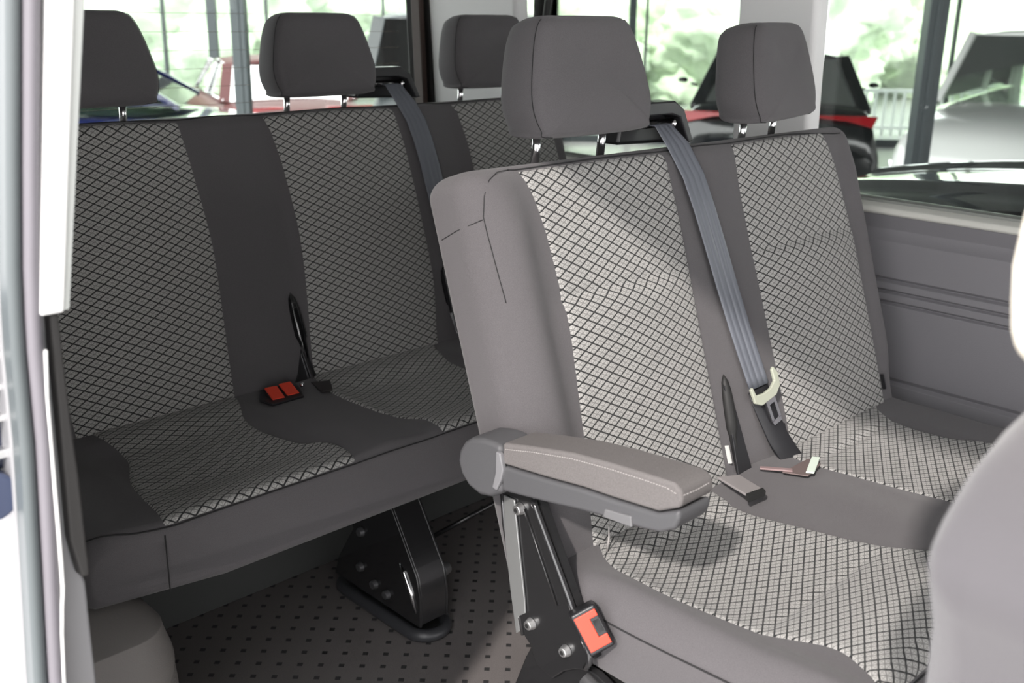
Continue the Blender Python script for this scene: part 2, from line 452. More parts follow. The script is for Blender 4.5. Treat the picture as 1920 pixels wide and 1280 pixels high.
# far wall: profile in (x,z) extruded along y, with real grooves
prof = [(XL+.05, -.0), (XL-.015, 0), (XL-.02, .30), (XL-.005, .452), (XL+.004, .458), (XL-.002, .466),
        (XL-.008, .612), (XL+.0, .616), (XL-.008, .621), (XL-.008, .634), (XL+.0, .638), (XL-.008, .643), (XL-.007, .655), (XL+.002, .660), (XL-.006, .666),
        (XL-.004, .735), (XL+.006, .745), (XL+.010, .756), (XL+.004, .770), (XL-.002, .786), (XL+.05, .788)]
b = MB(); b.prism([(x, -.9, z) for x, z in prof], (0, 3.25, 0)); struct(b.build('wall_left', WALLP, bevel=.0015))
b = MB(); b.prism([(x, -.9, z) for x, z in [(XL-.006, .785), (XL-.012, .790), (XL-.008, .799), (XL+.01, .805), (XL+.035, .806), (XL+.06, .780)]], (0, 3.25, 0))
struct(b.build('trim_2', SILL, bevel=.003))
b = MB(); b.prism([(x, -.9, z) for x, z in [(XL+.012, .803), (XL+.014, .810), (XL+.03, .812), (XL+.075, .806), (XL+.075, .79)]], (0, 3.25, 0))
struct(b.build('baseboard_left', mat('grey_sill_rubber', (.22, .23, .215), .5)))
b = MB(); b.prism([(XL+.06, -.9, -.5), (XL+.09, -.9, -.5), (XL+.12, -.9, .3), (XL+.09, -.9, .80), (XL+.06, -.9, .80)], (0, 3.25, 0)); struct(b.build('wall_outer', mat('dark_blue_paint', (.015, .02, .06), .2, coat=1)))

def pillar_mesh(name, y0, y1, x, lean, m, th=.05, z0=.82, z1=1.42, bev=.012):
    b = MB(); b.prism([(x, y0, z0), (x+.012, y0-.002, z0), (x+th, y0, z0), (x+th, y1, z0), (x, y1, z0)], (lean, 0, z1-z0)); return struct(b.build(name, m, bevel=bev, segs=3))
b = MB(); b.prism([(.30, .90, 1.38), (.36, .90, 1.38), (.42, .90, 1.45), (.42, .90, 1.50), (.30, .90, 1.50)], (0, 1.55, 0)); struct(b.build('sun_block_rail', TRIM, bevel=.005))  # unseen rail added to close the roof gap against stray sun
pillar_mesh('trim_3', 1.095, 1.275, XL-.015, -.03, TRIM)
pillar_mesh('trim_4', 1.915, 2.25, XL-.02, -.04, TRIM)
# grip-like recess on the C pillar and a dark belt hanging at the D pillar
b = MB(); b.prism([(XL-.02, 2.252, .80), (XL+.05, 2.262, .80), (XL+.05, 2.33, .80), (XL-.04, 2.33, .80)], (-.03, 0, .62)); struct(b.build('trim_5', RUB, bevel=.006))
b = MB(); b.prism([(XL-.045, 2.262, .80), (XL-.028, 2.262, .80), (XL-.028, 2.30, .80), (XL-.045, 2.30, .80)], (-.03, 0, .62)); struct(b.build('trim_6', RUBR, bevel=.004))
# tailgate lower trim + windows
b = MB(); b.box((1.08, 2.36, .42), (1.7, .05, .84)); struct(b.build('wall_back', mat('tailgate_trim', (.12, .12, .125), .6), bevel=.01))
def window(name, verts, fr_m=None, m=GLASS):
    me = mk(name, verts, [tuple(range(len(verts)))], m, smooth=False); struct(me); return me
wb = MB(); wb.box((1.08, 2.35, 1.10), (1.62, .005, .56)); w3 = struct(wb.build('window_3', GLASS))
hl = MB()
for k in range(11): hl.box((1.08, 2.3455, .88+k*.042), (1.5, .0006, .0008))
hl.build('heater_wire', mat('heater_wire', (.25, .2, .15), .5), w3)
wb = MB(); wb.box((XL+.03, 1.595, 1.10), (.005, .65, .59)); w1 = struct(wb.build('window_1', GLASS))
wb = MB(); wb.box((XL+.03, .12, 1.10), (.005, 1.97, .59)); w2 = struct(wb.build('window_2', GLASS))
wb = MB(); wb.tube([(XL+.0, 1.90, .842), (XL-.006, 1.80, 1.39)], .009); wb.build('window_seal', RUB, w1, smooth=True)
# roof, header rails, body side behind the sliding door
b = MB(); b.box((1.15, 1.0, 1.47), (1.54, 2.9, .03)); struct(b.build('ceiling', mat('headliner', (.42, .42, .41), .9)))
b = MB(); b.box((XL+.01, .73, 1.385), (.10, 3.3, .05)); struct(b.build('trim_7', TRIM, bevel=.01))
b = MB(); b.box((1.08, 2.34, 1.385), (1.7, .08, .06)); struct(b.build('trim_8', TRIM, bevel=.01))
b = MB(); b.prism([(.245, .93, -.35), (.275, .93, -.35), (.305, .93, .8), (.345, .93, 1.42), (.315, .93, 1.42), (.275, .93, .8)], (0, 1.45, 0)); struct(b.build('wall_right', mat('inner_side', (.16, .16, .16), .7)))
b = MB(); b.box((.30, 2.36, .5), (.10, .06, 1.9)); struct(b.build('wall_corner', TRIM))

# ------------------------------------------------------------------ door pillar on the left: body frame, seals, white trim strip
def strip(name, rows, m, parent=None, dy=.03, bevel=.006, y=.85):
    """rows: (z, x_left, x_right[, y shift]) from top to bottom: an upright strip that follows the curve of the body side"""
    vs = []; fs = []
    for r in rows:
        z, a, c = r[:3]; s_ = r[3] if len(r) > 3 else 0
        vs += [V((a, y+s_, z)), V((c, y+s_, z)), V((c, y+s_+dy, z)), V((a, y+s_+dy, z))]
    n = len(rows)
    for i in range(n-1):
        for k in range(4): fs.append((i*4+k, i*4+(k+1) % 4, i*4+4+(k+1) % 4, i*4+4+k))
    fs += [(0, 1, 2, 3), (n*4-1, n*4-2, n*4-3, n*4-4)]
    return mk(name, vs, fs, m, parent, bevel=bevel, segs=4)
zz = [1.42, 1.152, 1.03, .95, .91, .88, .84, .80, .76, .72, .69, .675, .665, .655, .648, .62, .58, .55, .40, .1]
def col(f): return [f(z) for z in zz]
XA = [(.1, .20), (.40, .232), (.577, .2413), (.63, .245), (.676, .2484), (.75, .2537), (.798, .2571), (.89, .2604), (.951, .2657), (1.034, .2756), (1.151, .2903), (1.42, .315)]       # outer edge of the frame
XB = [(.1, .285), (.40, .298), (.547, .3023), (.604, .3028), (.651, .3036), (.668, .2955), (.698, .2935), (.761, .2966), (.827, .2991), (.882, .2967), (.91, .302), (1.152, .347), (1.42, .40)]   # inner edge
RDG = [(.1, .236), (.40, .254), (.566, .2633), (.636, .269), (.661, .2734), (.702, .2755), (.767, .2778), (.839, .2807), (.886, .285), (.905, .289)]
fr = struct(strip('door_1', [(z, lerp(XA, z)-.001, lerp(XB, z)) for z in zz], SILV, dy=.06, y=.862, bevel=.004))
strip('outer_flange', [(z, lerp(XA, z)+.001, lerp(XA, z)+.013) for z in zz], mat('flange_grey', (.10, .115, .12), .4), fr, dy=.03, y=.842)
strip('rubber_seal', [(z, lerp(XA, z)+.013, lerp(XA, z)+.026) for z in zz], mat('seal_grey', (.18, .17, .19), .5), fr, dy=.03, y=.838, bevel=.008)
strip('white_trim_strip', [(z, lerp([(.905, .284), (1.152, .319), (1.42, .36)], z), lerp([(.905, .3035), (1.152, .340), (1.42, .385)], z)) for z in (1.42, 1.152, 1.03, .95, .909)], WHT, fr, dy=.02, y=.836, bevel=.003)
strip('white_trim_return', [(z, lerp([(.905, .3030), (1.152, .3395), (1.42, .385)], z), lerp([(.905, .310), (1.152, .350), (1.42, .396)], z), .004) for z in (1.42, 1.152, 1.03, .95, .909)], mat('offwhite_trim', (.62, .64, .62), .5), fr, dy=.03, y=.838, bevel=.002)
strip('pinch_weld', [(z, lerp(RDG, z), lerp(RDG, z)+.0035) for z in zz if z < .91], WHT, fr, dy=.02, y=.838, bevel=.002)
strip('inner_gap_seal', [(z, lerp([(.66, .296), (.70, .290), (.76, .292), (.905, .296)], z), lerp([(.651, .3036), (.754, .3045), (.797, .3034), (.905, .304)], z), .008) for z in (.905, .86, .81, .76, .73, .70, .675, .66)], mat('dark_seal', (.04, .038, .037), .6), fr, dy=.04, y=.842, bevel=.003)
# latch hardware on the outer side
lt = empty('door_latch', (.235, .87, .70), 'dark blue door latch housing with bright metal plates, left of the pale door pillar', 'latch')
b = MB(); b.box((.226, .908, .845), (.090, .05, .16)); keep(b.build('latch_housing', mat('blue_black_plastic', (.03, .035, .06), .25, coat=.4), bevel=.01), lt)
for z, h_ in ((.872, .006), (.845, .005), (.818, .006), (.786, .008)):
    b = MB(); b.box((.238, .880, z), (.055, .015, h_)); keep(b.build('latch_plate', BRUSH, bevel=.0015), lt)
b = MB(); b.cyl((.238, .888, .752), (.238, .866, .752), .022, 24); keep(b.build('latch_roller', mat('blue_metal', (.10, .12, .2), .3, .6), bevel=.003), lt)
b = MB(); b.tube([(.236, .872, .89), (.240, .866, .91), (.238, .87, .935)], .004); keep(b.build('latch_spring', BRUSH, smooth=True), lt)
b = MB(); b.prism([(.19, .95, .10), (.262, .90, .10), (.262, .90, .66), (.245, .91, .70), (.20, .95, .70)], (-.01, .3, 0)); struct(b.build('bright_ground_wedge', mat('bright_ground_white', (.8, .78, .82), .3, coat=.5), bevel=.01))  # slab whose white colour stands in for the bright ground outside

# wheel arch cover with diagonal ribs
wa = bpy.data.meshes.new('x')
rows = []
outl = []
for k in range(61):                     # plan outline of a rounded column, from the body side around its front right corner to the rear
    t = k/60
    if t < .4: outl.append((.30+.165*t/.4, 1.155))
    elif t < .7:
        ph = (t-.4)/.3*PI/2; outl.append((.465+.065*math.sin(ph), 1.155+.065*(1-math.cos(ph))))
    else: outl.append((.53, 1.22+.40*(t-.7)/.3))
vs = []; fs = []; nz = 190
for j in range(nz+1):
    z = .356*j/nz
    for i, (x, y) in enumerate(outl):
        tt = i/60
        # the ribs run obliquely: height rises along the outline
        q = z - (.155+.23*tt)
        g = sum(bumpf(q, c, .0022) for c in (0.0, -.009, -.018, -.027))*.0045
        nx_, ny_ = (0, -1) if tt < .4 else ((math.sin((tt-.4)/.3*PI/2), -math.cos((tt-.4)/.3*PI/2)) if tt < .7 else (1, 0))
        fl = .03*(1-z/.362)**2 + (-.012)*sst(.30, .362, z)
        vs.append(V((x+nx_*(fl-g), y+ny_*(fl-g), z)))
n = len(outl)
for j in range(nz):
    for i in range(n-1): fs.append((j*n+i, j*n+i+1, (j+1)*n+i+1, (j+1)*n+i))
top = len(vs); vs += [V((.30, 1.62, .356))]; fs.append(tuple([nz*n+i for i in range(n)]+[top]))
struct(mk('wall_arch', vs, fs, ARCH))

# ------------------------------------------------------------------ middle double bench
Y0 = .802
bench = empty('bench_seat', (1.3, .6, 0), 'double bench seat with an armrest and steel side bracket, in the middle row', 'seat', 'passenger benches')
WORLD.add(bench.name)
XM0, XM1 = .850, 1.800
def DM(u, a):
    d = 0
    L1, L2, R1, R2 = .945, 1.245, 1.425, 1.74
    up_ = sst(.30, .36, a)
    for (l, r) in ((L1, L2), (R1, R2)):
        if l-.02 < u < r+.02:
            t = max(0, min(1, (u-l)/(r-l)))
            c = math.sin(PI*t)**.7 if 0 < t < 1 else 0
            d += .010*c*(1-.6*up_)*sst(-.05, .12, a)
            d -= .005*bumpf(a, .328, .008)*sst(0, .1, t)*sst(0, .1, 1-t)
            d += .006*c*bumpf(a, .28, .05)
    d += .020*bumpf(u, .905, .032)*sst(.0, .12, a)*(1-sst(.42, .513, a)*.7)     # side wing
    d += .012*bumpf(u, 1.775, .02)*sst(.0, .12, a)*(1-sst(.42, .513, a)*.8)
    d += .004*bumpf(u, 1.335, .06)
    return d
MB_ = Slab(Y0, .475, BT, BN, XM0, XM1, -.045, BL, .090, .028, .035, DM)
back = MB_.build('backrest', FAB, bench)
LM = smooth_tab([(-.03, .925), (0, .934), (.13, .952), (.25, .963), (.34, .966), (.42, .962), (.47, .952), (.505, .938), (.54, .936)])
RM1 = smooth_tab([(-.03, 1.247), (0, 1.248), (.2, 1.252), (.4, 1.254), (.49, 1.250), (.505, 1.243), (.54, 1.235)])
LM2 = smooth_tab([(-.03, 1.418), (0, 1.421), (.2, 1.418), (.4, 1.412), (.5, 1.418), (.54, 1.425)])
RM2 = smooth_tab([(-.03, 1.745), (0, 1.745), (.2, 1.742), (.35, 1.735), (.45, 1.72), (.5, 1.700), (.54, 1.69)])
TOPA = BL-.028+.028*.75
MB_.panel('patterned_panel', PAT, bench, lambda a: lerp(LM, a), lambda a: lerp(RM1, a), -.03, TOPA)
MB_.panel('patterned_panel', PAT, bench, lambda a: lerp(LM2, a), lambda a: lerp(RM2, a), -.03, TOPA)
sm = MB()
sm.tube(MB_.seam([(.93, TOPA), (.905, TOPA-.004), (.886, TOPA-.012), (.873, TOPA-.03), (.867, TOPA-.055), (.867, .43), (.869, .38), (.871, .34)], off=.0002), .0006, 6)
sm.build('seam', SEAM, back, smooth=True); sm = MB()
sm.tube(MB_.seam([(.93, TOPA), (1.2, TOPA), (1.6, TOPA), (1.76, TOPA-.01)], off=.0002), .0012, 6)
sm.build('seam', SEAM, back, smooth=True); sm = MB()
sm.tube([MB_.front(.866, .448, .0003), MB_.front(.856, .445, .0003), MB_.front(.850, .442, .0004)]+[MB_.o+MB_.t*(.442-.10*d*2)-MB_.n*(.035+d)+V((.8497, 0, 0)) for d in (.002, .012, .024, .034)], .0006, 6)
sm.build('seam', SEAM, back, smooth=True)
headrest(bench, 1.090, 1.003, .985)
headrest(bench, 1.566, 1.003, .978, rz=.20, wd=.262)

def cushion_profile(y0, zone=(.27, .06)):
    pass
def DCM(u, a):           # a = distance forward from y=.82
    d = 0
    d += .010*bumpf(u, .888, .022)*sst(.03, .12, a)          # side roll
    for (l, r) in ((.92, 1.21), (1.40, 1.68)):
        if l-.02 < u < r+.02:
            t = max(0, min(1, (u-l)/(r-l))); c = math.sin(PI*t)**.6
            d -= .008*(sst(.06, .10, a)-sst(.25, .31, a))*c
            d -= .005*(bumpf(a, .075, .007)+bumpf(a, .285, .008))*c
            d += .007*c*bumpf(a, .37, .05)
    d += .010*sst(.28, .40, a)-.01*sst(.41, .46, a)
    d += .006*bumpf(u, 1.31, .06)
    return d
CM = Slab(.82, .474, (-1, 0), (0, 1), .852, 1.800, 0, .452, .112, .030, .034, DCM)
cush = CM.build('seat_cushion', FAB, bench)
def ytab(pts, y0): return smooth_tab(sorted([(y0-y, x) for x, y in pts]))
ML = ytab([(.940, .80), (.92, .771), (.904, .734), (.899, .663), (.905, .612), (.922, .532), (.938, .478), (.940, .442), (.926, .403), (.915, .375)], .82)
MR = ytab([(1.196, .80), (1.180, .728), (1.201, .626), (1.219, .551), (1.250, .485), (1.262, .44), (1.255, .375)], .82)
ML2 = ytab([(1.384, .80), (1.383, .724), (1.404, .627), (1.424, .542), (1.43, .47), (1.42, .375)], .82)
MR2 = ytab([(1.72, .805), (1.697, .79), (1.670, .755), (1.662, .70), (1.668, .64), (1.689, .597), (1.70, .5), (1.70, .375)], .82)
AF = .452-.030+.030*.8
CM.panel('patterned_panel', PAT, bench, lambda a: lerp(ML, a), lambda a: lerp(MR, a), .015, AF)
CM.panel('patterned_panel', PAT, bench, lambda a: lerp(ML2, a), lambda a: lerp(MR2, a), .015, AF)
sm = MB()
sm.tube([V((.8515, .80-t*.42, .447-.004*math.sin(t*6))) for t in [i/20 for i in range(21)]], .0011, 6)
sm.build('seam', SEAM, cush, smooth=True); sm = MB()
sm.tube(CM.seam([(.87, AF), (1.2, AF), (1.6, AF), (1.78, AF)], off=.0003), .0012, 6)
sm.build('seam', SEAM, cush, smooth=True)
# small care labels in the seams
for (x, a) in ((1.253, .035), (1.408, .03), (1.745, .035)):
    p = MB_.front(x, a, .004); b = MB(); b.box(p, (.003, .006, .028), Matrix.Rotation(-.32, 3, 'X')); keep_ = b.build('care_tag', mat('tag_white', (.6, .6, .58), .7) if x < 1.3 else BLK, bench)
b = MB(); b.tube([(.935, .775, .478), (.934, .772, .50), (.936, .775, .513)], .0012); b.build('loose_thread_tag', STITCH, bench, smooth=True)

# fold slots between the backs with the buckle stalks and black hinge covers
def hinge_cover(slab, parent, x, a0, a1, wd=.020, lean=0., m=GLB):
    vs = []; fs = []; ns, nc = 14, 10
    for j in range(ns+1):
        t = j/ns; a = a0+(a1-a0)*t
        prof_ = min(1, (math.sin(PI*min(1, .08+t*.92)*.5+0)) if t < .5 else 1)*math.sqrt(max(0, 1-(max(0, t-.55)/.45)**2.5))
        for i in range(nc):
            ph = 2*PI*i/nc
            vs.append(slab.front(x+lean*t+wd/2*math.cos(ph)*prof_, a, .002+.010*math.sin(ph)*prof_))
    for j in range(ns):
        for i in range(nc): fs.append((j*nc+i, j*nc+(i+1) % nc, (j+1)*nc+(i+1) % nc, (j+1)*nc+i))
    fs.append(tuple(range(nc))[::-1]); fs.append(tuple(range(ns*nc, ns*nc+nc)))
    return mk('hinge_cover', vs, fs, m, parent)
hinge_cover(MB_, bench, 1.268, -.01, .155, .020, .012, m=RUB)
b = MB(); b.prism([MB_.front(x, a, .003) for x, a in [(1.262, -.02), (1.30, -.02), (1.292, .05), (1.284, .12), (1.272, .14)]], V((0, -.004, .001))); b.build('slot_lining', BLK, bench, bevel=.001)

# belt of the middle bench
gx = 1.285
belt_guide(bench, gx, .995, .985)
def across(a, b, n=1): return (V(b)-V(a))
path = []
g = [(1.262, 1.00, .992), (1.268, .978, .990)]
pts = [(V((1.262, 1.004, .990)), (1, .1, 0), (0, -.3, 1)), (V((1.268, .982, .9885)), (1, .1, 0), (0, -.6, .8))]
for (x, a) in [(1.280, .505), (1.290, .46), (1.300, .41), (1.309, .35), (1.319, .28), (1.329, .22), (1.339, .17), (1.347, .135), (1.351, .118)]:
    dx = V((1, 0, 0)); pts.append((MB_.front(x, a, .010), V((1, -.10, .10)), MB_.n))
belt = belt_ribbon('seat_belt', pts, WEB, bench)
tg = MB(); c0 = MB_.front(1.353, .112, .016); tdir = (MB_.front(1.353, .112)-MB_.front(1.372, .03)).normalized(); tx = V((1, -.05, .12)).normalized(); tx = (tx-tdir*tx.dot(tdir)).normalized(); tn = tx.cross(tdir); 
if tn.y > 0: tn = -tn
def TP(u, v, k=0): return c0+tx*u+tdir*v+tn*k
tg.prism([TP(u, v) for u, v in [(-.034, .016), (-.028, .018), (-.026, .003), (-.008, -.002), (.010, -.002), (.024, .004), (.026, .022), (.032, .026), (.038, .012), (.034, -.008), (.018, -.018), (-.020, -.018), (-.034, -.008)]], tn*.006)
t_ = tg.build('belt_tongue', mat('tongue_cream', (.42, .44, .36), .3), belt, bevel=.002)
tm = MB()
for q in ([(-.012, -.018), (.012, -.018), (.012, -.026), (-.012, -.026)], [(-.012, -.026), (-.006, -.026), (-.006, -.054), (-.012, -.054)], [(.006, -.026), (.012, -.026), (.012, -.054), (.006, -.054)], [(-.012, -.052), (.012, -.052), (.010, -.060), (-.010, -.060)]):
    tm.prism([TP(u+.004, v, .001) for u, v in q], tn*.0025)
tm.build('tongue_plate', CHR, belt)
pts = []
for (x, a, o) in [(1.352, .115, .006), (1.356, .09, .008), (1.362, .06, .012), (1.371, .03, .014), (1.382, .005, .018), (1.390, -.012, .022), (1.394, -.02, .022)]:
    pts.append((MB_.front(x, a, o), V((1, -.10, .14)), MB_.n))
belt_ribbon('lap_belt', pts, WEBD, bench, ribs=False)

# isofix flaps at the crease
def flap(parent, pts, m, th=.003, end=None):
    b = MB(); b.prism([(x, y, .480) for x, y in pts], (0, 0, th)); o = b.build('isofix_flap', m, parent, bevel=.001); return o
b = MB(); b.prism([(1.214, .800, .484), (1.246, .782, .484), (1.206, .715, .497), (1.172, .720, .497)], (0, 0, .004)); fl = b.build('pull_strap', mat('strap_grey', (.30, .28, .28), .6), bench, bevel=.0015)
b = MB(); b.prism([(1.207, .717, .494), (1.172, .722, .494), (1.170, .716, .491), (1.206, .711, .491)], (0, 0, .008)); b.build('strap_end', RUB, fl)
b = MB(); b.prism([(1.300, .742, .487), (1.375, .742, .487), (1.372, .718, .487), (1.318, .708, .487)], (0, 0, .002)); fl = b.build('isofix_flap', mat('flap_brown', (.16, .12, .115), .6), bench, bevel=.0008)
b = MB(); b.prism([(1.320, .714, .490), (1.328, .704, .490), (1.386, .728, .490), (1.378, .738, .490)], (0, 0, .003)); b.build('flap_label', mat('label_pale', (.75, .85, .75), .4), fl, bevel=.001)
b = MB(); b.prism([(1.285, .772, .487), (1.292, .776, .487), (1.318, .735, .489), (1.310, .730, .489)], (0, 0, .003)); b.build('flap_label', mat('label_rose', (.30, .21, .21), .5), fl, bevel=.001)

# armrest on the near side
arm = empty('x', (0, 0, 0), None, None); bpy.data.objects.remove(arm)
def xprism(poly, x0, x1): 
    b = MB(); b.prism([(x0, y, z) for y, z in poly], (x1-x0, 0, 0)); return b
hub = []
for k in range(22):
    ph = PI*.5+PI*1.0*k/21; hub.append((.8675-.047*math.cos(ph)*1.0+.0, .606+.040*math.sin(ph)))
# rounded housing, its long side leaning with the armrest
hub = [(.832, .586), (.850, .573), (.872, .568), (.893, .573), (.908, .586), (.914, .602), (.911, .618), (.902, .632), (.888, .642), (.868, .647), (.850, .649), (.834, .647)]
arm = xprism(hub, .796, .852).build('armrest', GRYP, bench, bevel=.007, segs=4)
b = xprism([(.832, .640), (.826, .620), (.830, .604), (.838, .588), (.846, .590), (.840, .612), (.840, .640)], .793, .80); b.build('housing_edge', mat('edge_grey', (.2, .2, .21), .35), arm, bevel=.002)
low = [(.833, .622), (.833, .588), (.82, .590), (.76, .600), (.70, .611), (.66, .617), (.615, .622), (.590, .627), (.572, .638), (.566, .652), (.568, .662), (.595, .648), (.66, .641), (.70, .638), (.76, .630)]
b = xprism(low, .797, .853); b.build('armrest_shell', GRYP, arm, bevel=.005, segs=3)
padp = [(.833, .624), (.76, .632), (.70, .640), (.66, .643), (.595, .650), (.568, .664), (.565, .672), (.568, .684), (.578, .689), (.600, .688), (.66, .683), (.72, .676), (.78, .664), (.833, .652)]
pd = xprism(padp, .798, .854).build('armrest_pad', PAD, arm, bevel=.011, segs=5)
# stitching: one dashed row along the near shoulder of the pad
st_ = MB(); line_ = [(.828, .6455), (.78, .6575), (.72, .6695), (.66, .6765), (.615, .680), (.585, .6815), (.572, .679)]
tot = []
for i in range(len(line_)-1):
    a_, b_ = V((0, *line_[i])), V((0, *line_[i+1])); k = int((b_-a_).length/.0036)
    for j in range(k): tot.append((a_.lerp(b_, (j+.15)/k), a_.lerp(b_, (j+.75)/k)))
for a_, b_ in tot:
    st_.bar(V((.7975, a_.y, a_.z)), V((.7975, b_.y, b_.z)), .0007, .0007, (1, 0, 0))
for k in range(10):
    st_.bar(V((.802+k*.0046, .5665-.0012*math.sin(k/9*PI), .6785)), V((.8045+k*.0046, .5665-.0012*math.sin((k+.5)/9*PI), .6785)), .0009, .0009, (0, 1, 0))
st_.build('stitching', STITCH, pd)
b = xprism([(.668, .617), (.640, .619), (.626, .620), (.628, .633), (.642, .631), (.666, .628)], .7945, .80); b.build('tilt_button', mat('button_grey', (.15, .15, .155), .4), arm, bevel=.002)

# black steel side bracket under the armrest with a bright metal strip and bolts
plate = [(.872, .575), (.830, .578), (.812, .577), (.806, .565), (.709, .405), (.706, .392), (.716, .375), (.730, .370), (.752, .355), (.770, .335), (.800, .34), (.812, .365), (.822, .372), (.833, .405), (.850, .470), (.862, .520)]
brk = xprism(plate, .832, .838).build('side_bracket', STEELB, bench, bevel=.002)
rim = MB()
rim.tube([(.8315, y, z) for y, z in [(.812, .573), (.806, .563), (.758, .484), (.709, .403), (.707, .393), (.714, .380)]], .0042, 8)
rim.tube([(.8315, y, z) for y, z in [(.868, .57), (.862, .52), (.850, .47), (.833, .405), (.824, .374)]], .003, 8)
rim.build('bracket_rim', mat('rim_black', (.03, .03, .032), .2, .3, coat=1), brk, smooth=True)
b = MB(); b.prism([(.8285, y, z) for y, z in [(.862, .562), (.842, .562), (.832, .500), (.820, .430), (.818, .410), (.830, .400), (.828, .378), (.834, .372), (.846, .43), (.858, .50)]], (.003, 0, 0)); b.build('metal_strip', mat('bright_satin', (.42, .43, .43), .3, .7), brk, bevel=.001)
b = MB(); b.tube([(.8305, .826, .555), (.8305, .79, .49), (.8305, .765, .445)], .0015); b.build('pressed_ridge', STEELB, brk, smooth=True)
for (y, z) in ((.833, .553), (.809, .398), (.747, .389)):
    b = MB(); b.cyl((.832, y, z), (.823, y, z), .0085, 18, .006); bo = b.build('bolt', BRUSH, brk, bevel=.001)
    b = MB(); b.cyl((.8235, y, z), (.8222, y, z), .0032, 6); b.build('bolt_socket', RUB, bo)
b = xprism([(.808, .575), (.80, .560), (.705, .395), (.712, .40), (.80, .552), (.812, .57)], .838, .85); b.build('bracket_flange', STEELB, brk)
# lower seat frame and the foot under it
b = MB(); b.prism([(.842, .812, .37), (.842, .705, .37), (.842, .60, .335), (.842, .40, .28), (.842, .40, .255), (.842, .62, .305), (.842, .72, .33), (.842, .76, .25), (.842, .80, 0.03), (.842, .90, .03), (.842, .86, .25), (.842, .83, .33)], (.012, 0, 0)); b.build('seat_frame', STEELB, bench, bevel=.002)
b = MB(); b.tube([(.838, .72, .36), (.838, .66, .335), (.838, .56, .30), (.838, .42, .27)], .010); b.build('frame_tube', mat('tube_grey', (.16, .16, .165), .3, .5), bench, smooth=True)
for xx in (.90, 1.72):
    b = MB(); b.prism([(xx, .80, .37), (xx, .48, .37), (xx, .50, .30), (xx, .62, .10), (xx, .66, 0.022), (xx, .90, 0.022), (xx, .84, .25)], (.03, 0, 0)); b.build('leg', STEELB, bench, bevel=.004)
    b = MB(); b.box((xx+.015, .76, .012), (.07, .34, .024)); b.build('foot', RUB, bench, bevel=.01, segs=3)
b = MB(); b.box((1.32, .62, .355), (.90, .40, .03)); b.build('seat_pan', RUB, bench)
b = MB(); b.cyl((1.165, 1.125, .022), (1.165, 1.125, .030), .026, 24); b.cyl((1.165, 1.125, .0), (1.165, 1.125, .022), .03, 24)
# red buckle standing beside the cushion
bk = red_buckle(bench, (.832, .708, .440), (-.10, .42, .62), (-.62, -.52, .50), ln=.056, wd=.034, th=.030)
b = MB(); b.bar((.834, .745, .40), (.842, .79, .35), .022, .004, (1, 0, 0)); b.build('buckle_stalk', BLK, bk)

# floor anchor near the bracket
an = empty('floor_anchor', (1.17, 1.11, 0), 'round black floor anchor cover on the dotted vinyl behind the steel side bracket', 'anchor')
b = MB(); b.cyl((1.17, 1.105, 0), (1.17, 1.105, .006), .036, 28); keep(b.build('anchor_cup', mat('anchor_black', (.02, .02, .02), .25), bevel=.002), an)
b = MB(); b.tube([(1.17+.022*math.cos(t), 1.105+.022*math.sin(t), .009) for t in [i/10*PI*1.3 for i in range(11)]], .004); keep(b.build('anchor_ring', BRUSH, smooth=True), an)
b = MB(); b.tube([(1.15, 1.12, .008), (1.17, 1.105, .012), (1.19, 1.09, .008)], .005); keep(b.build('anchor_pin', STEELB, smooth=True), an)

# ------------------------------------------------------------------ rear triple bench
YR = 1.61
rb = empty('bench_seat', (1.2, 1.4, 0), 'long rear bench seat with three headrests, below the tailgate window', 'seat', 'passenger benches')
WORLD.add(rb.name)
def DR(u, a):
    d = 0
    for (l, r) in ((.56, .875), (1.05, 1.365), (1.52, 1.83)):
        if l-.02 < u < r+.02:
            t = max(0, min(1, (u-l)/(r-l))); c = math.sin(PI*t)**.7 if 0 < t < 1 else 0
            d += .012*c*sst(-.05, .12, a)*(1-.4*sst(.4, .5, a))
    d += .012*bumpf(u, .515, .02)*sst(0, .12, a)
    for c in (.96, 1.44): d += .006*bumpf(u, c, .05)
    return d
RB = Slab(YR, .475, BT, BN, .49, 1.872, -.06, BL, .115, .026, .035, DR)
rback = RB.build('backrest', FAB, rb, nx=130)
def T_(p): 
    s_ = smooth_tab(p); return lambda a: lerp(s_, a)
RB.panel('patterned_panel', PAT, rb, T_([(-.03, .575), (.2, .565), (.45, .57), (.54, .60)]), T_([(-.03, .868), (0, .871), (.15, .885), (.28, .895), (.42, .889), (.5, .882), (.54, .875)]), -.03, BL-.008)
RB.panel('patterned_panel', PAT, rb, T_([(-.03, 1.03), (0, 1.033), (.13, 1.052), (.27, 1.067), (.4, 1.064), (.47, 1.056), (.505, 1.046), (.54, 1.045)]), T_([(-.03, 1.352), (0, 1.352), (.13, 1.376), (.28, 1.379), (.42, 1.376), (.49, 1.366), (.505, 1.357), (.54, 1.35)]), -.03, BL-.008)
RB.panel('patterned_panel', PAT, rb, T_([(-.03, 1.51), (.2, 1.54), (.4, 1.54), (.48, 1.53), (.505, 1.517), (.54, 1.515)]), T_([(-.03, 1.82), (.3, 1.83), (.54, 1.81)]), -.03, BL-.008)
sm = MB(); sm.tube(RB.seam([(.56, BL-.006), (1.2, BL-.006), (1.8, BL-.006)], off=.0002), .0012, 6); sm.build('seam', SEAM, rback, smooth=True)
headrest(rb, .730, 1.805, .980, rz=.0)
headrest(rb, 1.200, 1.805, .980)
headrest(rb, 1.655, 1.805, .980)
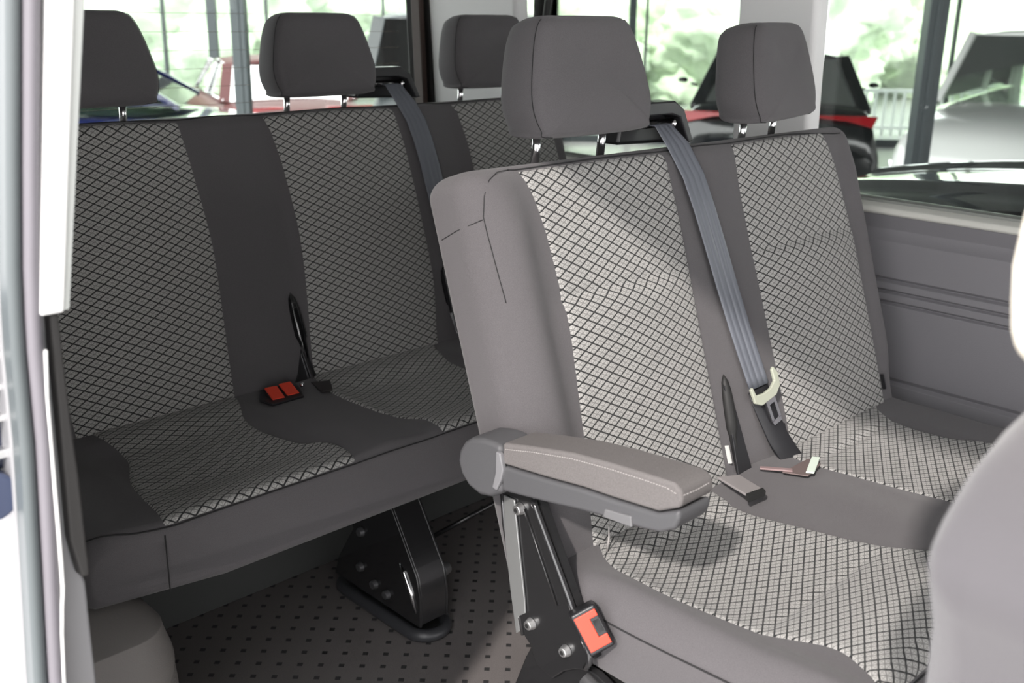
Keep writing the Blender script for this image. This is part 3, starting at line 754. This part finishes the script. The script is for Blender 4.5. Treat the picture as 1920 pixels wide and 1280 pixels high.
def DCR(u, a):
    d = 0
    for (l, r) in ((.56, .86), (1.02, 1.33), (1.50, 1.82)):
        if l-.03 < u < r+.03:
            t = max(0, min(1, (u-l)/(r-l))); c = math.sin(PI*t)**.5
            d -= .016*(sst(.05, .13, a)-sst(.27, .36, a))*c
            d += .004*c*bumpf(a, .41, .04)
    d += .004*sst(.3, .42, a)
    for c in (.93, 1.41): d += .006*bumpf(u, c, .05)*sst(.06, .14, a)
    return d
CR = Slab(1.63, .474, (-1, 0), (0, 1), .435, 1.872, 0, .402, .112, .020, .055, DCR)
CR.R0 = .12
rc = CR.build('seat_cushion', FAB, rb, nx=130)
AR = .402-.020+.020*.8
y0 = 1.63
RLl = ytab([(.60, 1.61), (.608, 1.50), (.570, 1.40), (.557, 1.33), (.549, 1.27), (.541, 1.225)], y0)
RLr = ytab([(.868, 1.61), (.864, 1.585), (.838, 1.52), (.832, 1.45), (.848, 1.36), (.874, 1.315), (.878, 1.275), (.866, 1.225)], y0)
RMl = ytab([(1.03, 1.61), (1.014, 1.565), (1.003, 1.505), (1.002, 1.452), (1.010, 1.375), (1.030, 1.335), (1.049, 1.305), (1.046, 1.275), (1.036, 1.225)], y0)
RMr = ytab([(1.34, 1.61), (1.325, 1.585), (1.305, 1.52), (1.305, 1.42), (1.34, 1.32), (1.345, 1.225)], y0)
RRl = ytab([(1.50, 1.61), (1.485, 1.5), (1.49, 1.4), (1.52, 1.3), (1.52, 1.225)], y0)
for a_, b_ in ((RLl, RLr), (RMl, RMr)):
    CR.panel('patterned_panel', PAT, rb, (lambda t: (lambda a: lerp(t, a)))(a_), (lambda t: (lambda a: lerp(t, a)))(b_), .015, AR)
CR.panel('patterned_panel', PAT, rb, lambda a: lerp(RRl, a), lambda a: 1.82, .015, AR)
sm = MB(); sm.tube(CR.seam([(.455, AR-.012), (.50, AR-.004), (.56, AR), (1.2, AR), (1.8, AR)], off=.0003), .0012, 6)
sm.build('seam', SEAM, rc, smooth=True); sm = MB()
sm.tube([V((.543, 1.2279, z)) for z in (.462, .44, .41, .375)], .0010, 6)
sm.build('seam', SEAM, rc, smooth=True)
# recessed tray with the two red buckles
tr = MB()
TX0, TX1, TY0, TY1 = .866, .985, 1.505, 1.592
tr.prism([(.885, 1.510, .479), (.950, 1.510, .479), (.972, 1.560, .479), (.965, 1.584, .479), (.905, 1.588, .479), (.880, 1.545, .479)], (0, 0, .004))
tray = tr.build('buckle_tray', BLK, rb, bevel=.0015)
for (x, y, rzz) in ((.9120, 1.545, -.15), (.943, 1.547, -.1)):
    k = MB(); R = Matrix.Rotation(rzz, 3, 'Z') @ Matrix.Rotation(.30, 3, 'X')
    k.box((x, y, .484), (.027, .042, .008), R); bo = k.build('buckle', BLK, tray, bevel=.003)
    k = MB(); k.box(V((x, y, .485))+R @ V((-.001, 0, .003)), (.0235, .038, .004), R); k.build('press_button', RED, bo, bevel=.0015)
b = MB(); b.cyl((.960, 1.535, .494), (.966, 1.535, .494), .004, 10); b.build('button_spring', CHR, tray, smooth=True)
b = MB(); b.prism([(.985, 1.505, .482), (1.005, 1.500, .482), (1.03, 1.545, .482), (.998, 1.56, .482)], (0, 0, .002)); b.build('tray_flap', mat('flap_dark', (.03, .025, .025), .6), rb)
# hinge covers and stalks
hinge_cover(RB, rb, 1.030, -.005, .165, .026, -.006)
b = MB(); b.bar(RB.front(1.018, .060, .010), RB.front(1.026, -.012, .012), .005, .0025, (0, 1, 0)); b.build('buckle_stalk', CHR, rb)
b = MB(); b.prism([RB.front(x, a, .003) for x, a in [(.985, -.01), (1.04, -.01), (1.025, .07), (1.012, .04), (1.0, .01)]], V((0, -.003, .001))); b.build('slot_lining', BLK, rb)
hinge_cover(RB, rb, 1.412, -.005, .16, .036, -.008)
b = MB(); b.prism([RB.front(x, a, .006) for x, a in [(1.398, .0), (1.45, .0), (1.445, .13), (1.42, .15), (1.388, .15), (1.39, .02)]], V((0, -.012, .004))); b.build('buckle_sleeve', BLK, rb, bevel=.003)
b = MB(); b.bar(RB.front(1.388, .055, .012), RB.front(1.392, .01, .014), .005, .0025, (0, 1, 0)); b.build('buckle_stalk', CHR, rb)
# belt
belt_guide(rb, 1.388, 1.797, .995)
pts = [(V((1.372, 1.805, 1.000)), (1, .1, 0), (0, -.3, 1)), (V((1.378, 1.785, .996)), (1, .1, 0), (0, -.6, .8))]
for (x, a) in [(1.398, .505), (1.407, .47), (1.414, .43), (1.418, .38), (1.421, .3), (1.424, .2), (1.427, .1), (1.43, .02)]:
    pts.append((RB.front(x, a, .008), V((1, -.10, .10)), RB.n))
belt_ribbon('seat_belt', pts, WEB, rb)
# legs of the rear bench
def rear_leg(x):
    b = MB(); b.prism([(x-.035, y, z) for y, z in [(1.335, .03), (1.335, .09), (1.345, .135), (1.385, .20), (1.43, .27), (1.47, .37), (1.60, .37), (1.59, .26), (1.545, .16), (1.60, .075), (1.615, .03), (1.50, .03)]], (.006, 0, 0))
    lg = b.build('leg', STEELB, rb, bevel=.002)
    b = MB(); b.prism([(x+.03, y, z) for y, z in [(1.335, .03), (1.335, .09), (1.345, .135), (1.385, .20), (1.43, .27), (1.47, .37), (1.60, .37), (1.59, .26), (1.545, .16), (1.60, .075), (1.615, .03), (1.50, .03)]], (.006, 0, 0)); b.build('leg_plate', STEELB, lg, bevel=.002)
    b = MB(); b.prism([(x-.03, 1.335, .035), (x-.03, 1.335, .09), (x-.03, 1.345, .135), (x-.03, 1.385, .20), (x-.03, 1.43, .27), (x-.03, 1.445, .27), (x-.03, 1.40, .20), (x-.03, 1.36, .13), (x-.03, 1.35, .09), (x-.03, 1.35, .035)], (.06, 0, 0)); b.build('leg_web', STEELB, lg, bevel=.002)
    for (y, z) in ((1.52, .085), (1.475, .065), (1.435, .060), (1.515, .165)):
        b = MB(); b.cyl((x-.034, y, z), (x-.044, y, z), .010, 16, .008); b.build('rivet', mat('dark_rivet', (.10, .10, .105), .35, .5), lg, bevel=.001)
    b = MB(); b.cyl((x+.036, 1.355, .12), (x+.052, 1.355, .12), .014, 16, .011); b.build('rivet', mat('dark_rivet2', (.08, .08, .082), .4, .4), lg, bevel=.001)
    b = MB(); b.tube([(x-.034, 1.395, .145), (x-.036, 1.38, .13), (x-.036, 1.362, .10), (x-.036, 1.345, .06)], [.003, .006, .005, .003]); b.build('weld_bead', CHR, lg, smooth=True)
    # rubber foot: a long ring
    ring = []; hw, y0_, y1_ = .040, 1.335, 1.60
    for k in range(24):
        ph = 2*PI*k/24; c, s_ = math.cos(ph), math.sin(ph)
        ring.append((x+hw*c, (y1_-.03 if s_ > 0 else y0_+.03)+.042*s_, .012))
    b = MB(); b.tube(ring, .013, 10, closed=True); b.build('rubber_foot', mat('foot_rubber', (.035, .036, .04), .4), lg, smooth=True)
    b = MB(); b.box((x, 1.47, .009), (.07, .26, .012)); b.build('foot_plate', RUB, lg)
rear_leg(1.105); rear_leg(1.66)
b = MB(); b.cyl((1.15, 1.80, 0.0), (1.15, 1.80, .012), .035, 24); b.build('rear_foot', mat('rear_foot_rubber', (.09, .09, .095), .4), rb, bevel=.004, segs=3)
b = MB(); b.tube([(.60, 1.50, .355), (1.15, 1.50, .34), (1.75, 1.50, .355)], .016); b.build('cross_tube', STEELB, rb, smooth=True)
b = MB(); b.tube([(1.14, 1.42, .27), (1.20, 1.36, .30), (1.28, 1.33, .345), (1.40, 1.33, .355)], .007); b.build('release_rod', mat('rod_dark', (.08, .08, .085), .3, .6), rb, smooth=True)
b = MB(); b.box((1.155, 1.425, .27), (.05, .02, .018)); b.build('release_catch', CHR, rb, bevel=.004)
b = MB(); b.box((1.26, 1.46, .355), (1.04, .32, .03)); b.build('seat_pan', RUB, rb)
b = MB(); b.tube([(1.25, 1.55, .06), (1.45, 1.50, .12), (1.72, 1.47, .16)], .005); b.build('lower_rod', STEELB, rb, smooth=True)

# ------------------------------------------------------------------ front seat at the right edge, its pale headrest behind it
fs_ = empty('front_seat', (.60, .10, 0), 'grey cloth front seat backrest cropped by the right edge of the photo', 'seat')
def blob_slab(name, outline, y0_, y1_, m, parent, bev=.03):
    b = MB(); b.prism([(x, y0_, z) for x, z in outline], (0, y1_-y0_, 0)); return b.build(name, m, parent, bevel=bev, segs=6)
ol = [(.53, .40), (.525, .60), (.518, .74), (.510, .82), (.497, .85), (.489, .87), (.493, .888), (.508, .906), (.537, .926), (.58, .940), (.64, .950), (.80, .955), (.86, .96), (.89, .90), (.90, .6), (.90, .40)]
o_ = blob_slab('backrest', ol, .06, .20, FRONT, fs_); o_.matrix_parent_inverse = Matrix.Translation(-fs_.location)
hb = [(.566, .975), (.556, 1.000), (.549, 1.025), (.553, 1.05), (.562, 1.08), (.585, 1.11), (.62, 1.12), (.70, 1.12), (.74, 1.10), (.76, 1.05), (.74, .97), (.70, .955), (.60, .957)]
o_ = blob_slab('headrest', hb, .10, .20, CREAM, fs_, .02); o_.matrix_parent_inverse = Matrix.Translation(-fs_.location); o_['label'] = 'cream headrest'

# ------------------------------------------------------------------ showroom outside the van: floor, glass front, columns, cars, greenery
GZ = -.68
def P(px, py, depth):
    """place on the line of sight, used once here to lay out the far surroundings"""
    d = fw+rt*((px-960)/1940)-up*((py-640)/1940); return V((0, 0, H))+d*depth
gf = MB(); gf.box((8, 8, GZ-.05), (60, 60, .1)); struct(gf.build('floor_showroom', mat('showroom_tile', (.42, .42, .42), .25)))
# facade line 15.5 m off, running at 45 degrees to the van
fd = V((fw.x, fw.y, 0)).normalized(); fx = V((rt.x, rt.y, 0)).normalized()
def FP(px, z, dist=15.5):          # a point of a wall plane at the given distance
    d = fw+rt*((px-960)/1940)-up*(-640/1940); d = V((d.x, d.y, 0)); k = dist/d.dot(fd); q = d*k; return V((q.x, q.y, z))
DGR = mat('dark_grey_steel', (.045, .055, .06), .45, .2)
fac = MB(); a, b_ = FP(-900, GZ), FP(3400, GZ); fac.bar(a+V((0, 0, .05)), b_+V((0, 0, .05)), .12, .10)
fac = struct(fac.build('wall_facade', DGR))
cl = MB(); q0 = fd*4.6+fx*8.6; cl.prism([fd*a_+fx*b_+V((0, 0, 2.7)) for a_, b_ in ((-5, .2), (15.6, .2), (15.6, 17), (-5, 17))], (0, 0, .2)); struct(cl.build('ceiling_showroom', mat('showroom_ceiling', (.16, .17, .17), .8)))
for px, wd, dd in ((-150, .12, 15.5), (303, .035, 15.5), (395, .13, 15.5), (498, .035, 15.5), (718, .035, 15.5), (960, .035, 15.5), (1188, .10, 15.5), (1215, .03, 15.5), (1460, .035, 15.5), (1800, .035, 15.5), (2300, .12, 15.5)):
    b = MB(); q = FP(px, GZ, dd); b.bar(q, q+V((0, 0, 5)), wd, .10, tuple(fd)); b.build('mullion', DGR, fac)
pn = MB(); a, b_ = FP(-900, 0), FP(3400, 0); pn.bar((a+b_)/2+V((0, 0, GZ)), (a+b_)/2+V((0, 0, 4.4)), (b_-a).length, .01, tuple(fd)); pn.build('pane', glass('facade_glass', (.96, 1, .98), .98), fac)
for px, py, dp, wd, lab in ((452, 100, 7.9, .11, 'slim dark grey steel column in front of the red car'), (1745, 100, 6.2, .115, 'dark grey steel column seen through the side window right of the black car')):
    q = P(px, py, dp); t = empty('steel_column', (q.x, q.y, GZ), lab, 'column', 'showroom columns', rz=-yaw)
    b = MB(); b.box((0, 0, 2.5), (wd, wd, 5)); b.box((0, -wd*.5, 2.5), (wd*.3, .02, 5)); b.build('shaft', DGR, t, bevel=.006)
    b = MB(); b.box((0, 0, .01), (wd*2, wd*2, .02)); b.build('base_plate', DGR, t)

# outside: paving, railing, greenery
og = MB(); og.box((40, 40, GZ-.12), (300, 300, .05)); struct(og.build('floor_outside', mat('pale_paving', (.75, .76, .73), .8)))
rl = empty('railing', tuple(FP(1700, GZ, 17)), 'white metal railing with upright bars outside the glass beyond the black car', 'railing')
RW = mat('white_rail_paint', (.85, .85, .85), .4)
a, b_ = FP(1500, 0, 17), FP(2600, 0, 17)
b = MB(); b.bar(a+V((0, 0, .02)), b_+V((0, 0, .02)), .06, .06); keep(b.build('top_rail', RW), rl)
b = MB(); b.bar(a+V((0, 0, GZ+.12)), b_+V((0, 0, GZ+.12)), .05, .05); keep(b.build('bottom_rail', RW), rl)
n_ = 60
bm_ = None
for k in range(n_+1):
    q = a.lerp(b_, k/n_)
    if bm_ is None:
        b = MB(); b.bar((0, 0, GZ), (0, 0, 0), .045, .02, tuple(fd)); o_ = b.build('baluster', RW); bm_ = o_.data
    else: o_ = bpy.data.objects.new('baluster', bm_); scn.collection.objects.link(o_)
    o_.location = q; keep(o_, rl)
# greenery: leafy mounds
LEAF = mat('pale_green_leaves', (.68, .80, .60), .8, var=.30, vscale=1.6)
vs = []; fs = []
bm = bmesh.new()
for k in range(46):
    px = -300+k*62+random.uniform(-30, 30); dist = random.uniform(22, 34)
    q = FP(px, 0, dist); r = random.uniform(1.6, 3.0); zc = random.uniform(-.6, 1.6)
    mm = Matrix.Translation((q.x, q.y, zc)) @ Matrix.Diagonal((r, r, r*random.uniform(.6, 1.0), 1))
    res = bmesh.ops.create_icosphere(bm, subdivisions=5, radius=1, matrix=mm)
    for v in res['verts']:
        c = V((q.x, q.y, zc)); d = (v.co-c).normalized()
        v.co += d*(noise.noise(v.co*1.1)*.6+noise.noise(v.co*4)*.35+noise.noise(v.co*9)*.15)
me = bpy.data.meshes.new('hedge'); bm.to_mesh(me); bm.free(); me.polygons.foreach_set('use_smooth', [True]*len(me.polygons))
hg = link('shrubbery', me, LEAF); tag(hg, 'pale sunlit green shrubs and trees filling the view outside the glass front', 'foliage', kind='stuff')

# ---- cars
TIRE = mat('tyre', (.015, .015, .015), .8)
def car(label, pos, heading, paint, prof, gh, halfw=.90, roofw=.62, glassm=DGLASS, chrome=None, name='car', lamps=True, cab=None, mirror_m=None, wbelt=None, zlamp=.78):
    """prof: list of (x, z_top, halfwidth factor) of the lower body from nose (+x) to tail; gh: x of windscreen base, roof front, roof rear, rear glass base, belt z, roof z"""
    t = empty(name, (pos[0], pos[1], GZ), label, 'car', rz=heading)
    vs = []; fs = []; n = None
    for (x, zt, k) in prof:
        w_ = halfw*k; base = len(vs)
        ring = [(-w_*.90, .22), (-w_*.985, .32), (-w_, .55), (-w_*.985, min(.70, zt*.9)), (-w_*.93, zt-.05), (-w_*.80, zt-.004), (-w_*.45, zt+.018), (0, zt+.025)]
        ring = ring+[(-a, z) for a, z in ring[-2::-1]]
        for a, z in ring: vs.append(V((x, a, z)))
        m_ = len(ring)
        if n is not None:
            for i in range(m_-1): fs.append((n+i, n+i+1, base+i+1, base+i))
            fs.append((n+m_-1, n, base, base+m_-1))
        else: fs.append(tuple(range(m_)))
        n = base
    fs.append(tuple(range(n, n+m_))[::-1])
    body = mk('body', vs, fs, paint, t, sub=1)
    xw, xf, xr, xg, zb, zr = gh; wb_, wr = wbelt or halfw*.86, roofw
    chrome = chrome or paint
    # roof skin
    vs = []; fs = []; nn = 9; k_ = 7
    for i in range(nn+1):
        s_ = i/nn; x = xf+(xr-xf)*s_; crown = .05*math.sin(PI*s_)
        for j in range(k_+1):
            c = -1+2*j/k_; vs.append(V((x, wr*c, zr-.045+crown+.045*(1-abs(c)**2.5))))
    for i in range(nn):
        for j in range(k_): fs.append((i*(k_+1)+j, i*(k_+1)+j+1, (i+1)*(k_+1)+j+1, (i+1)*(k_+1)+j))
    rf = mk('roof', vs, fs, paint, t); md = rf.modifiers.new('t', 'SOLIDIFY'); md.thickness = .04
    for sgn in (-1, 1):
        for nm, (a, b) in {'front_pillar': ((xw, wb_), (xf, wr)), 'rear_pillar': ((xg, wb_), (xr, wr))}.items():
            p = MB(); p.bar((a[0], sgn*a[1], zb-.02), (b[0], sgn*b[1], zr-.03), .05 if chrome is paint else .028, .06 if nm[0] == 'f' else .12, (0, 1, 0)); p.build(nm, chrome if nm[0] == 'f' else paint, t, bevel=.008)
        xm = (xf+xr)/2 if cab is None else cab
        p = MB(); p.bar((xm, sgn*wb_, zb), (xm, sgn*wr, zr-.04), .04, .06, (0, 1, 0)); p.build('middle_pillar', chrome, t, bevel=.008)
        p = MB(); p.add([(xw-.03, sgn*wb_, zb), (xg+.03, sgn*wb_, zb), (xr, sgn*wr, zr-.05), (xf, sgn*wr, zr-.05)], [(0, 1, 2, 3)]); p.build('side_window', glassm, t)
        p = MB(); p.tube([(xw, sgn*(wb_+.01), zb+.005), (0, sgn*(wb_+.02), zb+.012), (xg, sgn*(wb_+.01), zb+.005)], .012); p.build('waist_trim', chrome, t, smooth=True)
        p = MB(); p.tube([(xf, sgn*(wr+.004), zr-.05), ((xf+xr)/2, sgn*(wr+.008), zr-.005), (xr, sgn*(wr+.004), zr-.05)], .014); p.build('roof_trim', chrome, t, smooth=True)
        mr = MB(); mx_ = xw-.28; mr.add([(mx_+a*.07, sgn*(halfw+.10+b*.11), zb+.06+c*.065) for a, b, c in [(-1, -.8, -.8), (-1, 1, -.6), (-1, .9, .7), (-1, -.7, 1), (1, -.5, -.5), (1, .7, -.4), (1, .6, .4), (1, -.4, .5)]], [(0, 1, 2, 3), (4, 7, 6, 5), (0, 4, 5, 1), (1, 5, 6, 2), (2, 6, 7, 3), (3, 7, 4, 0)]); mr.bar((mx_, sgn*(halfw-.08), zb), (mx_, sgn*(halfw+.04), zb+.03), .03, .04); mr.build('mirror', mirror_m or paint, t, smooth=True, sub=1)
    p = MB(); p.add([(xw, -wb_, zb-.01), (xw, wb_, zb-.01), (xf, wr, zr-.04), (xf, -wr, zr-.04)], [(0, 1, 2, 3)]); p.build('windscreen', glassm, t)
    p = MB(); p.add([(xg, -wb_, zb-.01), (xg, wb_, zb-.01), (xr, wr, zr-.04), (xr, -wr, zr-.04)], [(0, 1, 2, 3)]); p.build('rear_window', glassm, t)
    L0, L1 = prof[0][0], prof[-1][0]
    for x in (L0-.85, L1+.85):
        for sgn in (-1, 1):
            p = MB(); p.cyl((x, sgn*(halfw-.22), .32), (x, sgn*(halfw-.005), .32), .33, 28); wl = p.build('wheel', TIRE, t, bevel=.03)
            p = MB(); p.cyl((x, sgn*(halfw-.06), .32), (x, sgn*(halfw+.004), .32), .20, 20, .17); p.build('rim', BRUSH, wl, bevel=.01)
    for q, nm, m_ in ((L1-.0, 'tail_light', mat('tail_red', (.28, .004, .008), .25, coat=.3)), (L0, 'headlight', CHR)):
        for sgn in (-1, 1):
            p = MB(); z = zlamp if nm[0] == 't' else .66; x_ = q+(.02 if nm[0] == 't' else -.05)
            p.prism([(x_, sgn*halfw*.30, z+.01), (x_, sgn*halfw*.60, z-.01), (x_+(.06 if nm[0] == 't' else -.12), sgn*halfw*.84, z-.07), (x_+(.08 if nm[0] == 't' else -.14), sgn*halfw*.88, z+.03), (x_+.0, sgn*halfw*.6, z+.035), (x_, sgn*halfw*.22, z+.03)], (-.05 if nm[0] == 't' else .05, 0, 0)); p.build(nm, m_, t, bevel=.01)
    return t
SED = [(2.30, .52, .60), (2.27, .66, .80), (2.05, .76, .93), (1.5, .84, .99), (.95, .92, 1.0), (.6, .93, 1.0), (0, .94, 1.0), (-.8, .96, 1.0), (-1.4, .98, .99), (-1.9, .97, .95), (-2.2, .92, .88), (-2.32, .74, .82), (-2.33, .45, .78)]
BLACKP = mat('black_paint', (.006, .007, .008), .12, coat=1)
# black car: we look at its tail
hd = math.atan2(fd.y, fd.x)
q = P(1462, 200, 9.1); hd1 = math.atan2(q.y, q.x)+.02
c1 = q+V((math.cos(hd1), math.sin(hd1), 0))*2.3
car('black car seen from behind with red tail lights beyond the far side window', (c1.x, c1.y), hd1, BLACKP, [(2.30, .52, .60), (2.2, .75, .85), (1.5, .92, .99), (.9, 1.0, 1.0), (0, 1.02, 1.0), (-1.0, 1.03, 1.0), (-1.6, 1.05, .98), (-2.0, 1.07, .93), (-2.25, 1.05, .90), (-2.33, .92, .93), (-2.36, .7, .93), (-2.34, .45, .88)],
    (.95, .35, -1.25, -2.05, 1.03, 1.48), halfw=.95, roofw=.56, glassm=DGLASS, wbelt=.74, zlamp=.97)
# black car tail details are in its builder; dark glossy car beside the van, bonnet towards us
q = P(1800, 330, 2.95)
HOOD = [(2.30, .55, .62), (2.27, .78, .82), (2.0, .96, .93), (1.5, 1.06, .98), (1.0, 1.13, 1.0), (.7, 1.16, 1.0), (0, 1.17, 1.0), (-.9, 1.18, 1.0), (-1.6, 1.18, .98), (-2.1, 1.12, .92), (-2.25, .8, .86), (-2.27, .45, .8)]
hc = empty('car', (0, 0, 0), None, None); bpy.data.objects.remove(hc)
HX0, HY0 = 2.25, 1.85
hood = empty('car', (3.3, .6, GZ), 'glossy black car bonnet right outside the van side window, reflecting the bright sky', 'car')
def hoodz(x, y):
    u = (x-3.2)/.95; v = (y+.2)/1.9
    z = 1.415 - .05*abs(u)**2 - .10*max(0, v)**4
    z += .022*bumpf(u, -.34, .07)+.022*bumpf(u, .34, .07)-.012*bumpf(u, -.62, .05)
    z -= .02*sst(-.62, -.75, u) if False else 0
    return z
vs = []; fs = []; nx_, ny_ = 48, 48
for j in range(ny_+1):
    y = -1.9+3.6*j/ny_
    for i in range(nx_+1):
        x = 2.25+1.9*i/nx_
        cut = 1 if y < 1.2 else 1-.35*((y-1.2)/.5)**2
        xx = 3.2+(x-3.2)*cut; vs.append(V((xx, y, hoodz(x, y)+GZ)))
for j in range(ny_):
    for i in range(nx_): fs.append((j*(nx_+1)+i, j*(nx_+1)+i+1, (j+1)*(nx_+1)+i+1, (j+1)*(nx_+1)+i))
o_ = keep(mk('bonnet', vs, fs, BLACKP), hood)
b = MB(); ringb = [(2.25, -1.9), (2.25, 1.2), (2.45, 1.62), (2.62, 1.72), (3.78, 1.72), (3.95, 1.62), (4.15, 1.2), (4.15, -1.9)]
b.prism([(x, y, GZ+.25) for x, y in ringb], (0, 0, .98)); keep(b.build('front_body', BLACKP, bevel=.03), hood)
b = MB(); b.prism([(2.75, 1.725, GZ+.62), (3.65, 1.725, GZ+.62), (3.60, 1.735, GZ+.86), (2.80, 1.735, GZ+.86)], (0, .02, 0)); keep(b.build('grille', RUB, bevel=.01), hood)
for x in (2.56, 3.84):
    b = MB(); b.box((x, 1.66, GZ+.80), (.26, .12, .13)); keep(b.build('headlight', CHR, bevel=.02), hood)
for x in (2.33, 4.07):
    for y in (1.05, -1.6):
        b = MB(); b.cyl((x-.11, y, GZ+.33), (x+.11, y, GZ+.33), .33, 28); keep(b.build('wheel', TIRE, bevel=.03), hood)
b = MB(); b.tube([(2.70, -.9, GZ+1.275), (2.68, .5, GZ+1.26), (2.76, 1.45, GZ+1.15)], .006); keep(b.build('bonnet_glint', CHR, smooth=True), hood)  # chrome line standing in for a bright reflection along the black bonnet
for k, (x0_, y0_) in enumerate(((2.42, .95), (2.38, .80))):
    b = MB(); b.tube([(x0_, y0_, hoodz(x0_, y0_)+GZ+.004), (x0_+.12, y0_+.04, hoodz(x0_+.12, y0_+.04)+GZ+.006), (x0_+.2, y0_-.02, hoodz(x0_+.2, y0_-.02)+GZ+.004)], .008); keep(b.build('vent_rib', BLK, smooth=True), hood)

# red classic car
REDP = mat('dark_red_paint', (.06, .004, .004), .45, coat=0)
CLS = [(2.15, .50, .70), (2.12, .68, .82), (1.8, .76, .90), (1.3, .80, .97), (.9, .81, 1.0), (.5, .82, 1.0), (-.3, .82, 1.0), (-1.1, .82, 1.0), (-1.7, .80, .97), (-2.05, .74, .90), (-2.15, .60, .84), (-2.16, .42, .80)]
q = P(474, 150, 12.7)
hr = math.atan2(fd.y, fd.x)+.42
car('dark red classic car with chrome window frames behind the slim steel column', (q.x+.25, q.y+.1), hr, REDP, CLS, (.92, .42, -.85, -1.35, .82, 1.22), halfw=.86, roofw=.60, glassm=GLASS, chrome=CHR, cab=-.18)
# grey off-road car seen through the tailgate window
q = P(868, 110, 9.2); GRY = mat('graphite_paint', (.035, .042, .045), .4, .1, coat=.1)
SUV = [(2.25, .60, .75), (2.2, .88, .85), (1.9, 1.00, .93), (1.2, 1.06, .99), (.8, 1.10, 1.0), (0, 1.12, 1.0), (-1.0, 1.14, 1.0), (-1.9, 1.14, .97), (-2.2, 1.10, .92), (-2.3, .8, .88), (-2.3, .45, .85)]
hg_ = math.atan2(fd.y, fd.x)+.02
cc = V((q.x, q.y, 0))+V((math.cos(hg_), math.sin(hg_), 0))*2.3
car('graphite off-road car with dark rear glass behind the tailgate window', (cc.x, cc.y), hg_, GRY, SUV, (.9, .35, -1.85, -2.18, 1.14, 1.78), halfw=.95, roofw=.78, wbelt=.90)
# dark blue car, left
q = P(290, 170, 5.2); BLU = mat('midnight_blue_paint', (.008, .012, .05), .12, coat=1)
hb_ = math.atan2(fx.y, fx.x)+.18
q = P(335, 180, 8.6); cb = V((q.x, q.y, 0))-V((math.cos(hb_), math.sin(hb_), 0))*.95+V((-math.sin(hb_), math.cos(hb_), 0))*.75
car('midnight blue car whose bonnet and mirror show over the left end of the rear bench', (cb.x, cb.y), hb_, BLU, SED, (.95, .25, -.95, -1.75, 1.03, 1.46), halfw=.92, roofw=.60, mirror_m=GLB)
# pale off-road car at the right
q = P(1835, 150, 9.2); WPA = mat('white_paint_car', (.8, .82, .8), .25, coat=1)
hw_ = math.atan2(fd.y, fd.x)+2.5
cw = q-V((math.cos(hw_), math.sin(hw_), 0))*.9-V((-math.sin(hw_), math.cos(hw_), 0))*(-.5)
car('white off-road car with a black mirror beyond the glossy bonnet at the right', (cw.x, cw.y), hw_, WPA, SUV, (.9, .35, -1.75, -2.1, 1.13, 1.72), halfw=.95, roofw=.74, glassm=glass('pale_glass', (.9, 1, .9), .98), mirror_m=GLB)
